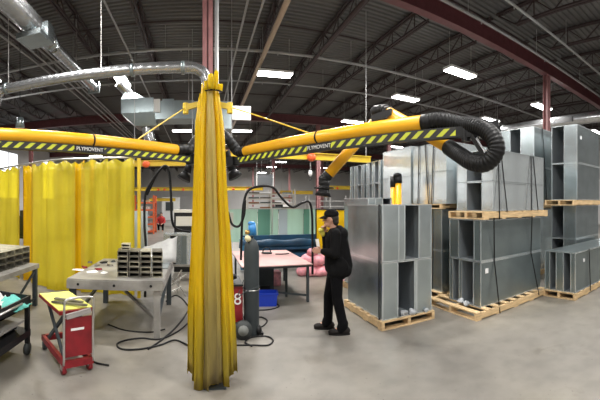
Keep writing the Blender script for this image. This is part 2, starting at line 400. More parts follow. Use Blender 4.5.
t = thing('exhaust_duct', 'large silver spiral duct running diagonally at the upper left corner', 'duct', (-3.6,6,5.8))
path = even([(-3.6,2.0,5.8),(-3.6,7.6,5.8)], .05); MB().tube(path, [.235+(.006 if i%4==0 else 0) for i in range(len(path))], 22).build('duct', spiral, t, True)
path = even([(-3.6,8.0,5.78),(-3.6,11.3,5.78)], .05); MB().tube(path, [.155+(.005 if i%4==0 else 0) for i in range(len(path))], 20).build('duct', spiral, t, True)
MB().cyl((-3.6,7.6,5.8),(-3.6,8.0,5.78),.235,.155,n=22).build('reducer', galv, t, True)
MB().box(-3.9,-3.3,6.6,7.0,5.45,5.56).box(-3.95,-3.3,7.0,7.35,5.5,5.9).build('side_tap', galv, t)
m = MB().box(-3.8,-3.4,11.3,11.36,5.58,5.98); m.build('end_grille', galv_d, t)
MB().box(-3.73,-3.47,11.29,11.37,5.65,5.91).build('white_register', wht, t)
m = MB()
for y in (5.2, 9.6): m.cyl((-3.6,y,5.9),(-3.6,y,ZC),.012,n=5)
m.build('hanger_rods', chrome, t)

t = thing('air_handling_unit', 'hanging sheet metal air handling box with tapering silver ducts behind the bundle', 'duct unit', (-1,12,5))
def pr(px, py, d): a = (px-200)/F_; return V(d*sin(a), d*cos(a), CAMZ+(HZ-py)*d/F_)
def frustum(m, a0, a1, b0, b1):
    # two rectangles given by min/max corners
    def rc(a, c): return [(a[0],a[1],a[2]),(c[0],a[1],a[2]),(c[0],c[1],c[2]),(a[0],c[1],c[2])]
    m.add(rc(a0,a1)+rc(b0,b1), [(0,3,2,1),(4,5,6,7),(0,1,5,4),(1,2,6,5),(2,3,7,6),(3,0,4,7)])
m = MB(); m.box(-2.75,-1.6,11.8,12.8,4.95,5.45); frustum(m, (-2.75,11.8,4.95),(-1.6,12.8,4.95),(-2.25,11.9,4.5),(-1.5,12.7,4.5)); frustum(m,(-2.75,11.8,5.45),(-1.9,12.8,5.45),(-2.7,12,5.7),(-2.3,12.5,5.7))
m.build('box', galv_d, t)
m = MB().box(-1.6,-.2,11.9,12.8,4.72,5.35); m.box(-1.3,-.9,11.86,11.9,4.7,5.4); m.build('box', galv_d, t)
MB().box(-1.62,-1.38,11.84,11.9,4.95,5.4).build('panel', wht, t)['label'] = 'white access panel'
MB().box(-.2,1.1,12,12.8,4.4,5.35).build('box', galv_d, t)
MB().box(1.12,1.78,12.0,12.1,4.72,5.2).build('panel', wht, t)['label'] = 'square white outlet panel'
path = even([(-2.5,12.3,5.7),(-2.9,12.0,6.1)], .05); MB().tube(path,.17,18).build('inlet_duct', spiral, t, True)
path = even([(-1.9,12.2,4.55),(-1.75,12.2,4.0),(-1.5,12.2,3.7)], .05); MB().tube(path, .2, 18).build('outlet_duct', spiral, t, True)
m = MB()
for x in (-2.6,-.4,1.0): m.cyl((x,12.3,5.3),(x,12.3,ZC),.012,n=5)
m.build('hanger_rods', chrome, t)
t = thing('wall_duct', 'long silver round duct with a small grille high above the right hand ducts', 'duct', (14,8,5.6))
path = even([(14,5.0,5.62),(14,14,5.62)],.08); MB().tube(path,[.24+(.006 if i%3==0 else 0) for i in range(len(path))],18).build('duct', spiral, t, True)
MB().box(13.72,13.76,7.35,8.35,5.48,5.72).build('grille', blks, t)
m = MB()
for y in (6,9,12): m.cyl((14,y,5.8),(14,y,ZC),.012,n=5)
m.build('hanger_rods', chrome, t)
t = thing('hanging_lamp_bell', 'small dark bell shaped lamp hanging at far left above the boom', 'lamp', (-5.0,9.6,3.0))
c = pr(20,123,9.5); t.location = c; ORG[t.name] = c.copy()
MB().cyl(c+V(0,0,-.12),c+V(0,0,.15),.13,.09,n=16).build('shade', galv_d, t, True); MB().cyl(c+V(0,0,.15),(c.x,c.y,ZC),.01,n=5).build('cord', blk, t)
for (px,d,ztop,lb) in ((24,7.5,0,'left'),):
    pass

# ------------------------------------------------------------------ extraction booms on the near column
def text_mesh(txt, size, m, parent, M, name='lettering', ext=.002):
    cu = bpy.data.curves.new('t', 'FONT'); cu.body = txt; cu.size = size; cu.extrude = ext; cu.align_x = 'CENTER'; cu.align_y = 'CENTER'
    to = bpy.data.objects.new('t', cu); COL.objects.link(to)
    dg = bpy.context.evaluated_depsgraph_get(); me = bpy.data.meshes.new_from_object(to.evaluated_get(dg)); me.name = name
    bpy.data.objects.remove(to); bpy.data.curves.remove(cu)
    o0 = ORG[parent.name] if parent is not None else V(0,0,0)
    me.transform(Matrix.Translation(-o0) @ M); me.materials.clear(); me.materials.append(m)
    o = bpy.data.objects.new(name, me); COL.objects.link(o); o.parent = parent; ORG[o.name] = o0; return o
def boom_beam(p, q, h, w, segs, parent):
    # segs: (start fraction, end fraction) painted with stripes; the rest plain black
    p = Vector(p); q = Vector(q); L_ = (q-p).length; d = (q-p)/L_; s_ = d.cross(V(0,0,1)).normalized()*w/2; u = V(0,0,h/2)
    m = MB(); o0 = ORG[parent.name]
    me = bpy.data.meshes.new('beam'); vs = [p-s_-u,p+s_-u,p+s_+u,p-s_+u,q-s_-u,q+s_-u,q+s_+u,q-s_+u]
    me.from_pydata([tuple(v-o0) for v in vs], [], [(0,1,2,3),(7,6,5,4),(0,4,5,1),(1,5,6,2),(2,6,7,3),(3,7,4,0)])
    me.materials.append(blks); me.materials.append(stripes)
    bo = bpy.data.objects.new('beam', me); COL.objects.link(bo); bo.parent = parent; ORG[bo.name] = o0
    for a, c in segs:        # decal bands on both sides
        for sg in (-1, 1):
            me2 = bpy.data.meshes.new('stripe_decal'); e = s_*sg*1.02
            vv = [p+d*L_*a+e-u*.98, p+d*L_*c+e-u*.98, p+d*L_*c+e+u*.98, p+d*L_*a+e+u*.98]
            me2.from_pydata([tuple(v-o0) for v in vv], [], [(0,1,2,3)]); uvl = me2.uv_layers.new(name='UVMap')
            for li, (uu, v_) in enumerate(((a*L_,0),(c*L_,0),(c*L_,1),(a*L_,1))): uvl.data[li].uv = (uu, v_)
            me2.materials.append(stripes); so = bpy.data.objects.new('stripe_decal', me2); COL.objects.link(so); so.parent = bo; ORG[so.name] = o0
    return bo, d, s_
hb = .75
# right boom
pR = P(232, 6.27, CAMZ+hb-.0); A0 = (232-570)/F_
foot = .75*F_/74.1
def onR(px, dz=0): return P(px, foot/cos((px-570)/F_), CAMZ+hb+dz)
qR = onR(478)
t = thing('extraction_boom', 'right yellow and black hazard striped fume extraction boom over the person, with a hanging hood', 'extraction arm', onR(232))
boomR = t; p0 = onR(236); L_ = (qR-p0).length
fr = lambda px: (onR(px)-p0).length/L_
bo, d, s_ = boom_beam(p0, qR, .115, .09, [(fr(240), fr(309)), (fr(333), fr(457))], t)
s_n = -s_ if (s_.dot(p0) > 0) else s_
c = (onR(321)) + s_n*1.12
Mt = Matrix.Translation(c) @ Matrix([[d.x, 0, s_n.normalized().x, 0],[d.y, 0, s_n.normalized().y, 0],[0,1,0,0],[0,0,0,1]])
text_mesh('PLYMOVENT', .074, wht, bo, Mt)
tb0 = onR(246, .135); tb1 = onR(427, .14)
off = V(.0,.05,0)
pts = [tb0, onR(318,.135), onR(318,.135)+d*.001, tb1]
MB().cyl(tb0, tb1, .088, n=24).build('duct_tube', yelp, t, True)
m = MB(); c0 = onR(319,.137); m.cyl(c0-d*.012, c0+d*.012, .094, n=24); m.cyl(tb1-d*.05, tb1+d*.05, .095, n=24); m.build('clamp_ring', blk, t, True)
m = MB()
for px in (262, 319, 380, 425): c0 = onR(px,.06); m.bar(c0, c0+V(0,0,.05), .03)
m.build('saddle_clamps', blks, t)
col = V(.14, 6.62, 0)
pp, rr = corr([tb0, tb0-d*.25+V(0,0,.03), V(.48,6.1,2.95), V(.30,6.3,3.12), V(.15,6.45,3.3)], .085, .02, .1); MB().tube(pp, rr, 18).build('hose', blk, t, True)
MB().bar(p0, V(.26,6.66,CAMZ+hb), .16, .16).build('pivot_joint', blks, t)
# tie rods and bracket
br = thing('boom_bracket', 'yellow wall bracket with tie rods on the near column, holding both booms', 'bracket', (.15,6.6,3.7))
m = MB(); m.bar((.1,6.62,3.72),(-.27,6.5,3.60),.1,.1); m.bar((.2,6.62,3.72),(.56,6.45,3.60),.1,.1); m.cyl((-.27,6.5,3.48),(-.27,6.5,3.68),.055,n=10); m.cyl((.56,6.45,3.48),(.56,6.45,3.68),.055,n=10); m.box(.0,.3,6.64,6.72,2.2,3.9)
m.build('bracket', yels, br)
# left boom
footL = .75*F_/59.3
def onL(px, dz=0): return P(px, footL/cos((px+70)/F_), CAMZ+hb+dz)
MB().cyl((.56,6.45,3.6), onR(308,.23), .011, n=6).build('tie_rod', yels, br)
MB().cyl((-.27,6.5,3.6), onL(138,.23), .011, n=6).build('tie_rod', yels, br)
t = thing('extraction_boom', 'left yellow and black hazard striped fume extraction boom ending out of frame', 'extraction arm', onL(190))
p0 = onL(-60); qL = onL(190); L_ = (qL-p0).length; fr = lambda px: (onL(px)-p0).length/L_
bo, d, s_ = boom_beam(p0, qL, .105, .09, [(0, fr(73)), (fr(103), fr(188))], t)
s_n = -s_ if (s_.dot(onL(90)) > 0) else s_
c = onL(88.5)+s_n*1.12
Mt = Matrix.Translation(c) @ Matrix([[d.x, 0, s_n.normalized().x, 0],[d.y, 0, s_n.normalized().y, 0],[0,1,0,0],[0,0,0,1]])
text_mesh('PLYMOVENT', .074, wht, bo, Mt)
tl0 = onL(-60, .13); tl1 = onL(176,.14)
MB().cyl(tl0, tl1, .088, n=24).build('duct_tube', yelp, t, True)
m = MB(); c0 = onL(92,.133); m.cyl(c0-d*.012, c0+d*.012, .094, n=24); m.build('clamp_ring', blk, t, True)
m = MB()
for px in (0, 46, 92, 150): c0 = onL(px,.06); m.bar(c0, c0+V(0,0,.05), .03)
m.build('saddle_clamps', blks, t)
pp, rr = corr([tl1, tl1+d*.2+V(0,0,.03), V(-.2,6.15,2.75), V(-.02,6.3,3.0), V(.12,6.4,3.2)], .085, .02, .1); MB().tube(pp, rr, 18).build('hose', blk, t, True)
MB().bar(qL, V(.06,6.6,CAMZ+hb), .16, .14).build('pivot_joint', blks, t)

# hanging arm at the end of the right boom
t = boomR
def pz(px, py, d): return pr(px, py, d)
lp = [onR(424,.14), onR(440,.150), pz(462,124.5,3.72), pz(480,127,3.55), pz(493,137,3.44), pz(496,151,3.42), pz(486,163,3.46), pz(472,162,3.58), pz(460,155,3.75), pz(449,147.5,3.95)]
pp, rr = corr(lp, .084, .0085, .10); MB().tube(pp, rr, 20).build('hose', blk, t, True)
u0 = pz(450,148,3.93); u1 = pz(389,113,4.75)
MB().cyl(u0, u1, .077, n=22).build('upper_tube', yelp, t, True)
l0 = pz(376,121,4.95); l1 = pz(329,174,4.95)
MB().cyl(l0, l1, .077, n=22).build('lower_tube', yelp, t, True)
pp, rr = corr([u1, u1+(u1-u0).normalized()*.12, pz(376,112,4.9), l0+(l0-l1).normalized()*.1, l0], .08, .017, .12); MB().tube(pp, rr, 18).build('elbow_hose', blk, t, True)
MB().bar(pz(392,112,4.6), pz(372,119,4.8), .05, .09).build('elbow_joint', blks, t)
hd = (l1-l0).normalized()
pp, rr = corr([l1, l1+hd*.12, pz(324.5,184,4.95), pz(324,190,4.95)], .072, .017, .12); MB().tube(pp, rr, 18).build('neck_hose', blk, t, True)
h0 = pz(324,189,4.95)
MB().cyl(h0, h0+V(-.015,0,-.1), .065, .12, n=20).build('hood', blks, t, True)
m = MB(); m.tube([h0+V(.14*cos(a),.14*sin(a),.015) for a in [i*2*pi/20 for i in range(21)]], .01, 6); m.bar(h0+V(-.14,0,.015), h0+V(.14,0,.015),.02); m.build('handle_ring', blk, t, True)
# end bracket of boom (black gusset and swivel)
m = MB(); e0 = onR(462); dR = (onR(470)-onR(400)).normalized()
m.bar(onR(455), onR(499,.06), .05, .09); m.bar(onR(468,.04), pz(487,160,3.5), .04,.05); m.cyl(onR(466,-.10), onR(466,.13), .05, n=12)
m.add([onR(462,.06), onR(501,.05), onR(501,-.01), onR(462,-.06)], [(0,1,2,3)]); m.build('swivel_bracket', blks, t)

# small black hoods hanging either side of the bundle
for px, py, dd, sg, lb in ((190,172,6.6,-1,'left'), (229,170,6.6,1,'right')):
    c = pr(px,py,dd); t = thing('extraction_hood', 'small black hood on the %s side of the vinyl bundle, under the boom' % lb, 'hood', c)
    MB().cyl(c+V(0,0,.2), c+V(sg*.06,-.02,-.02), .06, .075, n=16).cyl(c+V(sg*.06,-.02,-.02), c+V(sg*.12,-.05,-.14), .085, .14, n=16).build('cone', blks, t, True)
    MB().tube(cr([c+V(0,0,.2), c+V(-sg*.04,0,.35), V(c.x,c.y+.02,CAMZ+hb)]), .06, 12).build('hose', blk, t, True)
c = pr(230,221,6.6); tag(MB().box(.26,c.x,c.y+.02,c.y+.05,c.z-.03,c.z+.03).box(c.x-.03,c.x+.06,c.y-.05,c.y+.05,c.z-.16,c.z+.16).build('junction_box', beige), 'small grey junction box mounted beside the near column behind the bundle', 'box')

# ------------------------------------------------------------------ central vinyl bundle on its post
bc = V(.125, 3.42, 0)
t = thing('welding_curtain_bundle', 'gathered dirty yellow vinyl strip curtain tied round a post in the foreground', 'curtain', bc)
m = MB().cyl(bc+V(0,.0,0), bc+V(0,0,2.98), .035, n=14); m.build('post', yels, t, True)
MB().box(bc.x-.13,bc.x+.13,bc.y-.1,bc.y+.16,0,.012).build('base_plate', dgrey, t)
m = MB(); m.tube([bc+V(.09*cos(a),.07*sin(a),2.9) for a in [i*2*pi/24 for i in range(25)]], .008, 6); m.build('tie_ring', blks, t, True)
def hw(z):      # half width of the bundle with height
    k = [(0,.262),(.13,.252),(.86,.225),(1.83,.172),(2.6,.138),(2.85,.10),(3.1,.075)]
    for (a_, ra), (b_2, rb) in zip(k, k[1:]):
        if z <= b_2: return ra+(rb-ra)*(z-a_)/(b_2-a_)
    return k[-1][1]
# strips as pieces of a folded ring: (xa, ya, xb, yb) in units of the half width, bottom height, top height
strips = [(-1.0,.25,-.80,-.30,.13,2.84,vin_c),(-.82,-.22,-.66,-.62,.06,2.95,vin_c),(-.70,-.56,-.30,-.42,-.0,2.92,vin_c),(-.36,-.34,-.16,-.78,.03,3.0,vin_g),(-.18,-.74,.22,-.66,.06,3.04,vin_g),(.18,-.70,.40,-.34,.08,2.98,vin_g),
 (.34,-.30,.56,-.62,.05,2.95,vin_c),(.52,-.58,.80,-.36,.11,2.93,vin_c),(.76,-.40,1.0,.1,.13,2.86,vin_c),(1.0,.1,.7,.6,.1,2.9,vin_c),(.7,.6,0,.75,.06,2.94,vin_c),(0,.75,-.65,.7,.08,2.92,vin_c),(-.65,.7,-1,.25,.1,2.88,vin_c),(-.1,-.3,.3,-.2,.1,3.02,vin_c)]
for si, (xa, ya, xb, yb, zb, zt, mm) in enumerate(strips):
    n = 10; zN = 24; vs = []
    L2 = math.hypot(xb-xa, yb-ya); nx, ny = -(yb-ya)/L2, (xb-xa)/L2; zb = max(zb, .015)
    for j in range(zN+1):
        z = zb+(zt-zb)*j/zN; w_ = hw(z); sw = .05*sin(z*1.7+si*1.3)
        for i in range(n+1):
            f = i/n*1.08-.04; bow = .09*sin(pi*f)*sin(si*1.9+z*.6)+.02*sin(z*6+i*.7+si)
            x = (xa+(xb-xa)*f)+nx*bow+sw*.5; y_ = (ya+(yb-ya)*f)+ny*bow
            z2 = z+(.03*sin(2.2*i+si) if j == zN else (.02*f*sin(si*2) if j == 0 else 0))
            vs.append(bc+V(x*w_-.035*(z/3), y_*w_*.85, z2))
    mb = MB(); mb.add(vs, [(j*(n+1)+i, j*(n+1)+i+1, (j+1)*(n+1)+i+1, (j+1)*(n+1)+i) for j in range(zN) for i in range(n)])
    o = mb.build('vinyl_strip', mm, t, True); md = o.modifiers.new('s','SOLIDIFY'); md.thickness = .003
# long tail strip seen lowest at left and crumpled top ends
mb = MB()
for (dx, dy, w, h, mm) in ((-.02,-.1,.05,.16,0),(.03,-.08,.04,.2,0),(-.06,-.06,.05,.1,0),(.07,-.03,.05,.08,0)):
    n = 6; vs = []
    for j in range(5):
        for i in range(n): vs.append(bc+V(dx+w*(i/(n-1)-.5)+.02*j/4*dx*10*.2, dy+.02*sin(i*1.6+j), 2.9+h*j/4*(1-.2*abs(i-2.5)/2.5)))
    mb.add(vs, [(j*n+i,j*n+i+1,(j+1)*n+i+1,(j+1)*n+i) for j in range(4) for i in range(n-1)])
o = mb.build('crumpled_top', vin_c, t, True); md = o.modifiers.new('s','SOLIDIFY'); md.thickness = .003

# ------------------------------------------------------------------ left yellow curtains on a rail
rail = [V(-1.18,6.45,0), V(-2.0,6.4,0), V(-2.9,6.35,0), V(-3.7,6.75,0), V(-4.6,7.2,0), V(-6.5,8.1,0)]
rp = even([tuple(p) for p in rail], .03)
zt = 2.62
t = thing('curtain_rail', 'thin steel rail with rollers carrying the yellow welding curtains', 'rail', (-2.9,6.35,zt))
MB().tube([p+V(0,0,zt+.05) for p in rp[::6]+[rp[-1]]], .02, 8).build('rail', chrome, t, True)
m = MB()
for p in rp[::8]: m.tube([p+V(.015*cos(a),0,zt+.02+.03*sin(a)) for a in [i*pi/4 for i in range(9)]], .005, 5)
m.build('rollers', chrome, t)
m = MB()
for p in (rp[0]+V(.03,.0,0), rp[len(rp)//2]+V(0,.2,0), rp[-1]): m.box(p.x-.03,p.x+.03,p.y-.03,p.y+.03,0,zt+.05)
m.build('posts', yels, t)
N_ = len(rp)
def curtain(i0, i1, mm, label, amp, wl, ofs, ztop=zt, zb=.05, ph=0):
    seg = rp[i0:i1]; mb = MB(); n = len(seg)
    def fn(i, tt, p, z):
        a = seg[max(i-1,0)]; c = seg[min(i+1,n-1)]; nn = V(-(c-a).y,(c-a).x,0).normalized()
        s = i*.03; w = amp*sin(2*pi*s/wl+ph+.5*sin(s*2.1+ph))*(1-.25*tt)+ .3*amp*sin(2*pi*s/(wl*.37)+ph)
        zz = z + (.035*sin(2*pi*s/.3+ph)*(tt > .99)) - .0
        return tuple(p + nn*(w+ofs) + V(0,0,zz))
    mb.sheet(seg, zb, ztop, 14, fn)
    o = mb.build('welding_curtain', mm, smooth=True); md = o.modifiers.new('s','SOLIDIFY'); md.thickness = .003
    tag(o, label, 'curtain', 'yellow welding curtains at left')
k = N_/ (sum((rp[i+1]-rp[i]).length for i in range(N_-1)))
def ix(px):   # index of the rail point seen at a pixel column
    best = min(range(N_), key=lambda i: abs(math.atan2(rp[i].x, rp[i].y)*F_+200-px)); return best
curtain(ix(134), ix(105), vin_y, 'bright yellow translucent welding curtain nearest the cable bundle, right end of the row', .05, .42, .0)
curtain(ix(108), ix(80), vin_y, 'yellow welding curtain behind the left part of the steel table', .055, .5, -.05, ph=1)
curtain(ix(84), ix(72), vin_o, 'narrow amber welding curtain between two paler yellow ones', .04, .3, -.1, ph=2)
curtain(ix(75), ix(30), vin_y, 'wide pale yellow welding curtain behind the red lift cart', .06, .6, -.02, ph=3)
curtain(ix(33), ix(18), vin_o, 'amber welding curtain above the stacked channel sections', .05, .38, -.1, ph=.5)
curtain(ix(21), N_-1, vin_y, 'yellow welding curtain at the left edge of the view', .05, .45, .0, ph=1.7)

# ------------------------------------------------------------------ shapes standing behind the yellow curtains
T = thing('workbench', 'dark workbench dimly visible through the pale yellow curtains', 'bench', (-4.2,8.2,0))
MB().box(-5.2,-3.2,7.9,8.6,.86,.92).build('bench_top', dgrey, T)
for x, y in ((-5.1,8.0),(-3.3,8.0),(-5.1,8.5),(-3.3,8.5)): MB().box(x-.04,x+.04,y-.04,y+.04,0,.86).build('leg', dgrey, T)
MB().box(-5.1,-3.3,8.0,8.5,.2,.24).build('lower_shelf', dgrey, T)
tag(MB().box(-4.9,-4.3,8.0,8.4,.921,1.45).cyl((-4.6,8.2,1.45),(-4.6,8.2,1.6),.1,n=12).build('machine_box', dgrey), 'dark machine box on the bench behind the pale yellow curtain', 'machine')
T = thing('tool_locker', 'grey tool locker behind the right hand yellow curtain', 'locker', (-2.3,8.2,0))
MB().box(-2.8,-2.0,8.0,8.6,0,1.7).build('body', blueish, T); MB().box(-2.78,-2.41,7.98,8.0,.05,1.65).build('door', blueish, T); MB().box(-2.39,-2.02,7.98,8.0,.05,1.65).build('door', blueish, T)

# ------------------------------------------------------------------ pallets and sheet metal ducts at right
def pallet(x0, x1, y0, y1, z0, label, h=.125, group='wooden pallets', along='x'):
    t = thing('pallet', label, 'pallet', ((x0+x1)/2,(y0+y1)/2,z0), group)
    # stringers run along the given axis, boards across
    if along == 'x':
        for k in range(3): yy = y0+(y1-y0-.05)*k/2; MB().box(x0,x1,yy,yy+.05,z0+.018,z0+h-.018).build('stringer', wood, t)
        n = max(4, int((x1-x0)/.2))
        for k in range(n):
            xx = x0+(x1-x0-.11)*k/(n-1); MB().box(xx,xx+.11,y0,y1,z0+h-.018,z0+h).build('deck_board', wood, t)
            if k % 2 == 0: MB().box(xx,xx+.11,y0,y1,z0,z0+.018).build('bottom_board', wood, t)
    else:
        for k in range(3): xx = x0+(x1-x0-.05)*k/2; MB().box(xx,xx+.05,y0,y1,z0+.018,z0+h-.018).build('stringer', wood, t)
        n = max(4, int((y1-y0)/.2))
        for k in range(n):
            yy = y0+(y1-y0-.11)*k/(n-1); MB().box(x0,x1,yy,yy+.11,z0+h-.018,z0+h).build('deck_board', wood, t)
            if k % 2 == 0: MB().box(x0,x1,yy,yy+.11,z0,z0+.018).build('bottom_board', wood, t)
    return t
def duct(x0, x1, y0, y1, z0, z1, face, pat, label, m=None, group='sheet metal ducts on pallets', m2=None, depth=.85):
    m = m or galv; t = thing('duct_section', label, 'duct', ((x0+x1)/2,(y0+y1)/2,z0), group)
    e = .002; z0 += e; z1 -= e
    body = MB(); inn = MB(); tk = .004
    if face == 'x':   # openings on the -x side, fractions run from far (y1) to near (y0)
        A = lambda f: y1-(y1-y0)*f
        body.add([(x0,y0,z0),(x1,y0,z0),(x1,y1,z0),(x0,y1,z0),(x0,y0,z1),(x1,y0,z1),(x1,y1,z1),(x0,y1,z1)],[(0,3,2,1),(4,5,6,7),(0,1,5,4),(1,2,6,5),(2,3,7,6)])
        for a, c, kd in pat:
            ya, yb = A(c), A(a)
            if kd == 'p': body.add([(x0,ya,z0),(x0,ya,z1),(x0,yb,z1),(x0,yb,z0)],[(0,1,2,3)])
            else:
                xd = x0+(x1-x0)*depth; a_=.006
                inn.add([(x0,ya+a_,z0+a_),(x0,ya+a_,z1-a_),(x0,yb-a_,z1-a_),(x0,yb-a_,z0+a_),(xd,ya+a_,z0+a_),(xd,ya+a_,z1-a_),(xd,yb-a_,z1-a_),(xd,yb-a_,z0+a_)],[(0,1,5,4),(1,2,6,5),(2,3,7,6),(3,0,4,7),(4,5,6,7)])
    else:             # openings on the -y side, fractions run left to right
        A = lambda f: x0+(x1-x0)*f
        body.add([(x0,y0,z0),(x1,y0,z0),(x1,y1,z0),(x0,y1,z0),(x0,y0,z1),(x1,y0,z1),(x1,y1,z1),(x0,y1,z1)],[(0,3,2,1),(4,5,6,7),(1,2,6,5),(2,3,7,6),(3,0,4,7)])
        for a, c, kd in pat:
            xa, xb = A(a), A(c)
            if kd == 'p': body.add([(xa,y0,z0),(xb,y0,z0),(xb,y0,z1),(xa,y0,z1)],[(0,1,2,3)])
            else:
                yd = y0+(y1-y0)*depth; a_=.006
                inn.add([(xa+a_,y0,z0+a_),(xb-a_,y0,z0+a_),(xb-a_,y0,z1-a_),(xa+a_,y0,z1-a_),(xa+a_,yd,z0+a_),(xb-a_,yd,z0+a_),(xb-a_,yd,z1-a_),(xa+a_,yd,z1-a_)],[(0,1,5,4),(1,2,6,5),(2,3,7,6),(3,0,4,7),(4,5,6,7)])
    body.build('shell', m, t)
    if inn.v: inn.build('inner_lining', inside, t)
    fl = MB(); w = .022
    if face == 'x':
        for f in sorted({q for a, c, _ in pat for q in (a, c)}): yy = y1-(y1-y0)*f; fl.box(x0-.006,x0+.004,yy-w*.35,yy+w*.35,z0,z1)
        for zz in (z0, z1-w*.6): fl.box(x0-.006,x0+.004,y0,y1,zz,zz+w*.6)
        fl.box(x0,x1,y0-.006,y0-.0005,z1-.02,z1); fl.box(x0,x1,y0-.006,y0-.0005,z0,z0+.02)
    else:
        for f in sorted({q for a, c, _ in pat for q in (a, c)}): xx = x0+(x1-x0)*f; fl.box(xx-w*.35,xx+w*.35,y0-.006,y0+.004,z0,z1)
        for zz in (z0, z1-w*.6): fl.box(x0,x1,y0-.006,y0+.004,zz,zz+w*.6)
        fl.box(x0-.006,x0-.0005,y0,y1,z1-.02,z1); fl.box(x0-.006,x0-.0005,y0,y1,z0,z0+.02)
    fl.build('flange', m2 or galv_b, t)
    return t
# A, the near stack beside the person
pallet(2.43,3.38,4.18,5.48,0,'pale wooden pallet under the nearest duct stack beside the person', along='y')
PA = [(0,.29,'p'),(.29,.64,'o'),(.64,.68,'p'),(.68,1,'p')]
duct(2.47,3.34,4.22,5.4,.125,.95,'y',PA,'lower galvanised duct section of the stack nearest the person',galv)
duct(2.47,3.34,4.22,5.4,.952,1.78,'y',[(0,.31,'p'),(.31,.43,'p'),(.43,.73,'o'),(.73,1,'p')],'upper galvanised duct section of the stack nearest the person',galv)
# J behind A
pallet(2.98,3.55,5.62,6.8,0,'wooden pallet hidden behind the nearest duct stack', along='y')
duct(3.0,3.5,5.65,6.75,.125,1.0,'y',[(0,.6,'p'),(.6,1,'o')],'galvanised duct at the bottom behind the nearest stack')
duct(3.0,3.5,5.65,6.75,1.002,1.9,'y',[(0,.3,'p'),(.3,.6,'p'),(.6,.95,'o'),(.95,1,'p')],'galvanised duct just peeking over the nearest stack')
# C, the big stack
pallet(3.76,5.75,3.64,4.86,0,'long wooden pallet with gaps under the big two tier duct stack', along='x')
duct(4.0,5.72,3.78,4.52,.125,.855,'x',[(0,.10,'p'),(.10,.32,'o'),(.32,.40,'p'),(.40,.78,'o'),(.78,1,'p')],'bottom duct of the big stack, with the small white sticker',galv_d)
duct(4.0,5.72,3.78,4.52,.857,1.53,'x',[(0,.30,'p'),(.30,.80,'o'),(.80,1,'p')],'second duct of the big stack, just under its raised pallet',galv_d)
pallet(4.0,5.86,3.70,4.56,1.535,'raised wooden pallet halfway up the big duct stack', along='x')
duct(4.27,5.80,3.76,4.62,1.662,2.165,'x',[(0,.28,'p'),(.28,.72,'o'),(.72,1,'p')],'third duct of the big stack, resting on the raised pallet',galv_b)
duct(4.27,5.80,3.76,4.62,2.167,2.70,'x',[(0,.28,'p'),(.28,.72,'o'),(.72,1,'p')],'topmost duct of the big stack, behind the black hose loop',galv_b)
tag(MB().box(4.10,4.17,3.768,3.774,.66,.74).build('sticker', stickm),'small white sticker on the lowest duct of the big stack','sticker')
tag(MB().box(5.98,6.04,2.958,2.964,.66,.72).build('sticker', stickm),'small white sticker on the low duct at right','sticker')
tag(MB().box(7.36,7.42,3.718,3.724,3.33,3.41).build('sticker', stickm),'small white sticker near the top of the tallest duct','sticker')
# D, low duct at right
pallet(5.62,8.6,2.95,3.66,0,'wooden pallet under the low green grey duct at right', along='x')
duct(5.66,8.55,2.97,3.63,.125,.875,'x',[(0,.16,'p'),(.16,.38,'o'),(.38,.62,'p'),(.62,.86,'o'),(.86,1,'p')],'low long duct with two dark openings at right, below the tallest stack',galv_d)
# F, tall stack at right
pallet(7.1,8.62,3.74,4.5,0,'wooden pallet on the floor under the tallest stack', along='x')
duct(7.2,8.5,3.76,4.42,.125,.95,'x',[(0,.5,'o'),(.5,1,'p')],'bottom duct of the tallest stack at right')
duct(7.2,8.5,3.76,4.42,.952,1.74,'x',[(0,.5,'o'),(.5,1,'p')],'second duct of the tallest stack, below its pallet')
pallet(7.0,8.62,3.70,4.5,1.745,'raised wooden pallet in the tallest stack at right', along='x')
duct(7.2,8.5,3.73,4.42,1.872,2.75,'x',[(0,.5,'o'),(.5,1,'p')],'third duct of the tallest stack, standing on its raised pallet',galv)
duct(7.2,8.5,3.73,4.42,2.752,3.66,'x',[(0,.5,'o'),(.5,1,'p')],'topmost duct of the tallest stack with a white sticker',galv)
# E, behind C
pallet(6.8,8.9,4.76,5.9,0,'floor pallet of the stack behind the big stack', along='x')
duct(6.95,8.7,4.8,5.85,.125,.9,'x',[(0,.4,'o'),(.4,1,'p')],'bottom duct in the stack between the big and tallest stacks',galv_b)
duct(6.95,8.7,4.8,5.85,.902,1.66,'x',[(0,.4,'o'),(.4,1,'p')],'bright second duct in the stack between the big and tallest stacks',galv_b)
pallet(6.8,8.9,4.74,5.9,1.67,'raised pallet of the stack between the big and tallest stacks', along='x')
duct(6.95,8.7,4.78,5.85,1.80,2.70,'x',[(0,.3,'p'),(.3,.62,'o'),(.62,1,'p')],'third duct between the big and tallest stacks',galv)
duct(6.95,8.7,4.78,5.85,2.702,3.68,'x',[(0,.3,'p'),(.3,.62,'o'),(.62,1,'p')],'topmost duct between the big and tallest stacks, with a dark opening',galv)
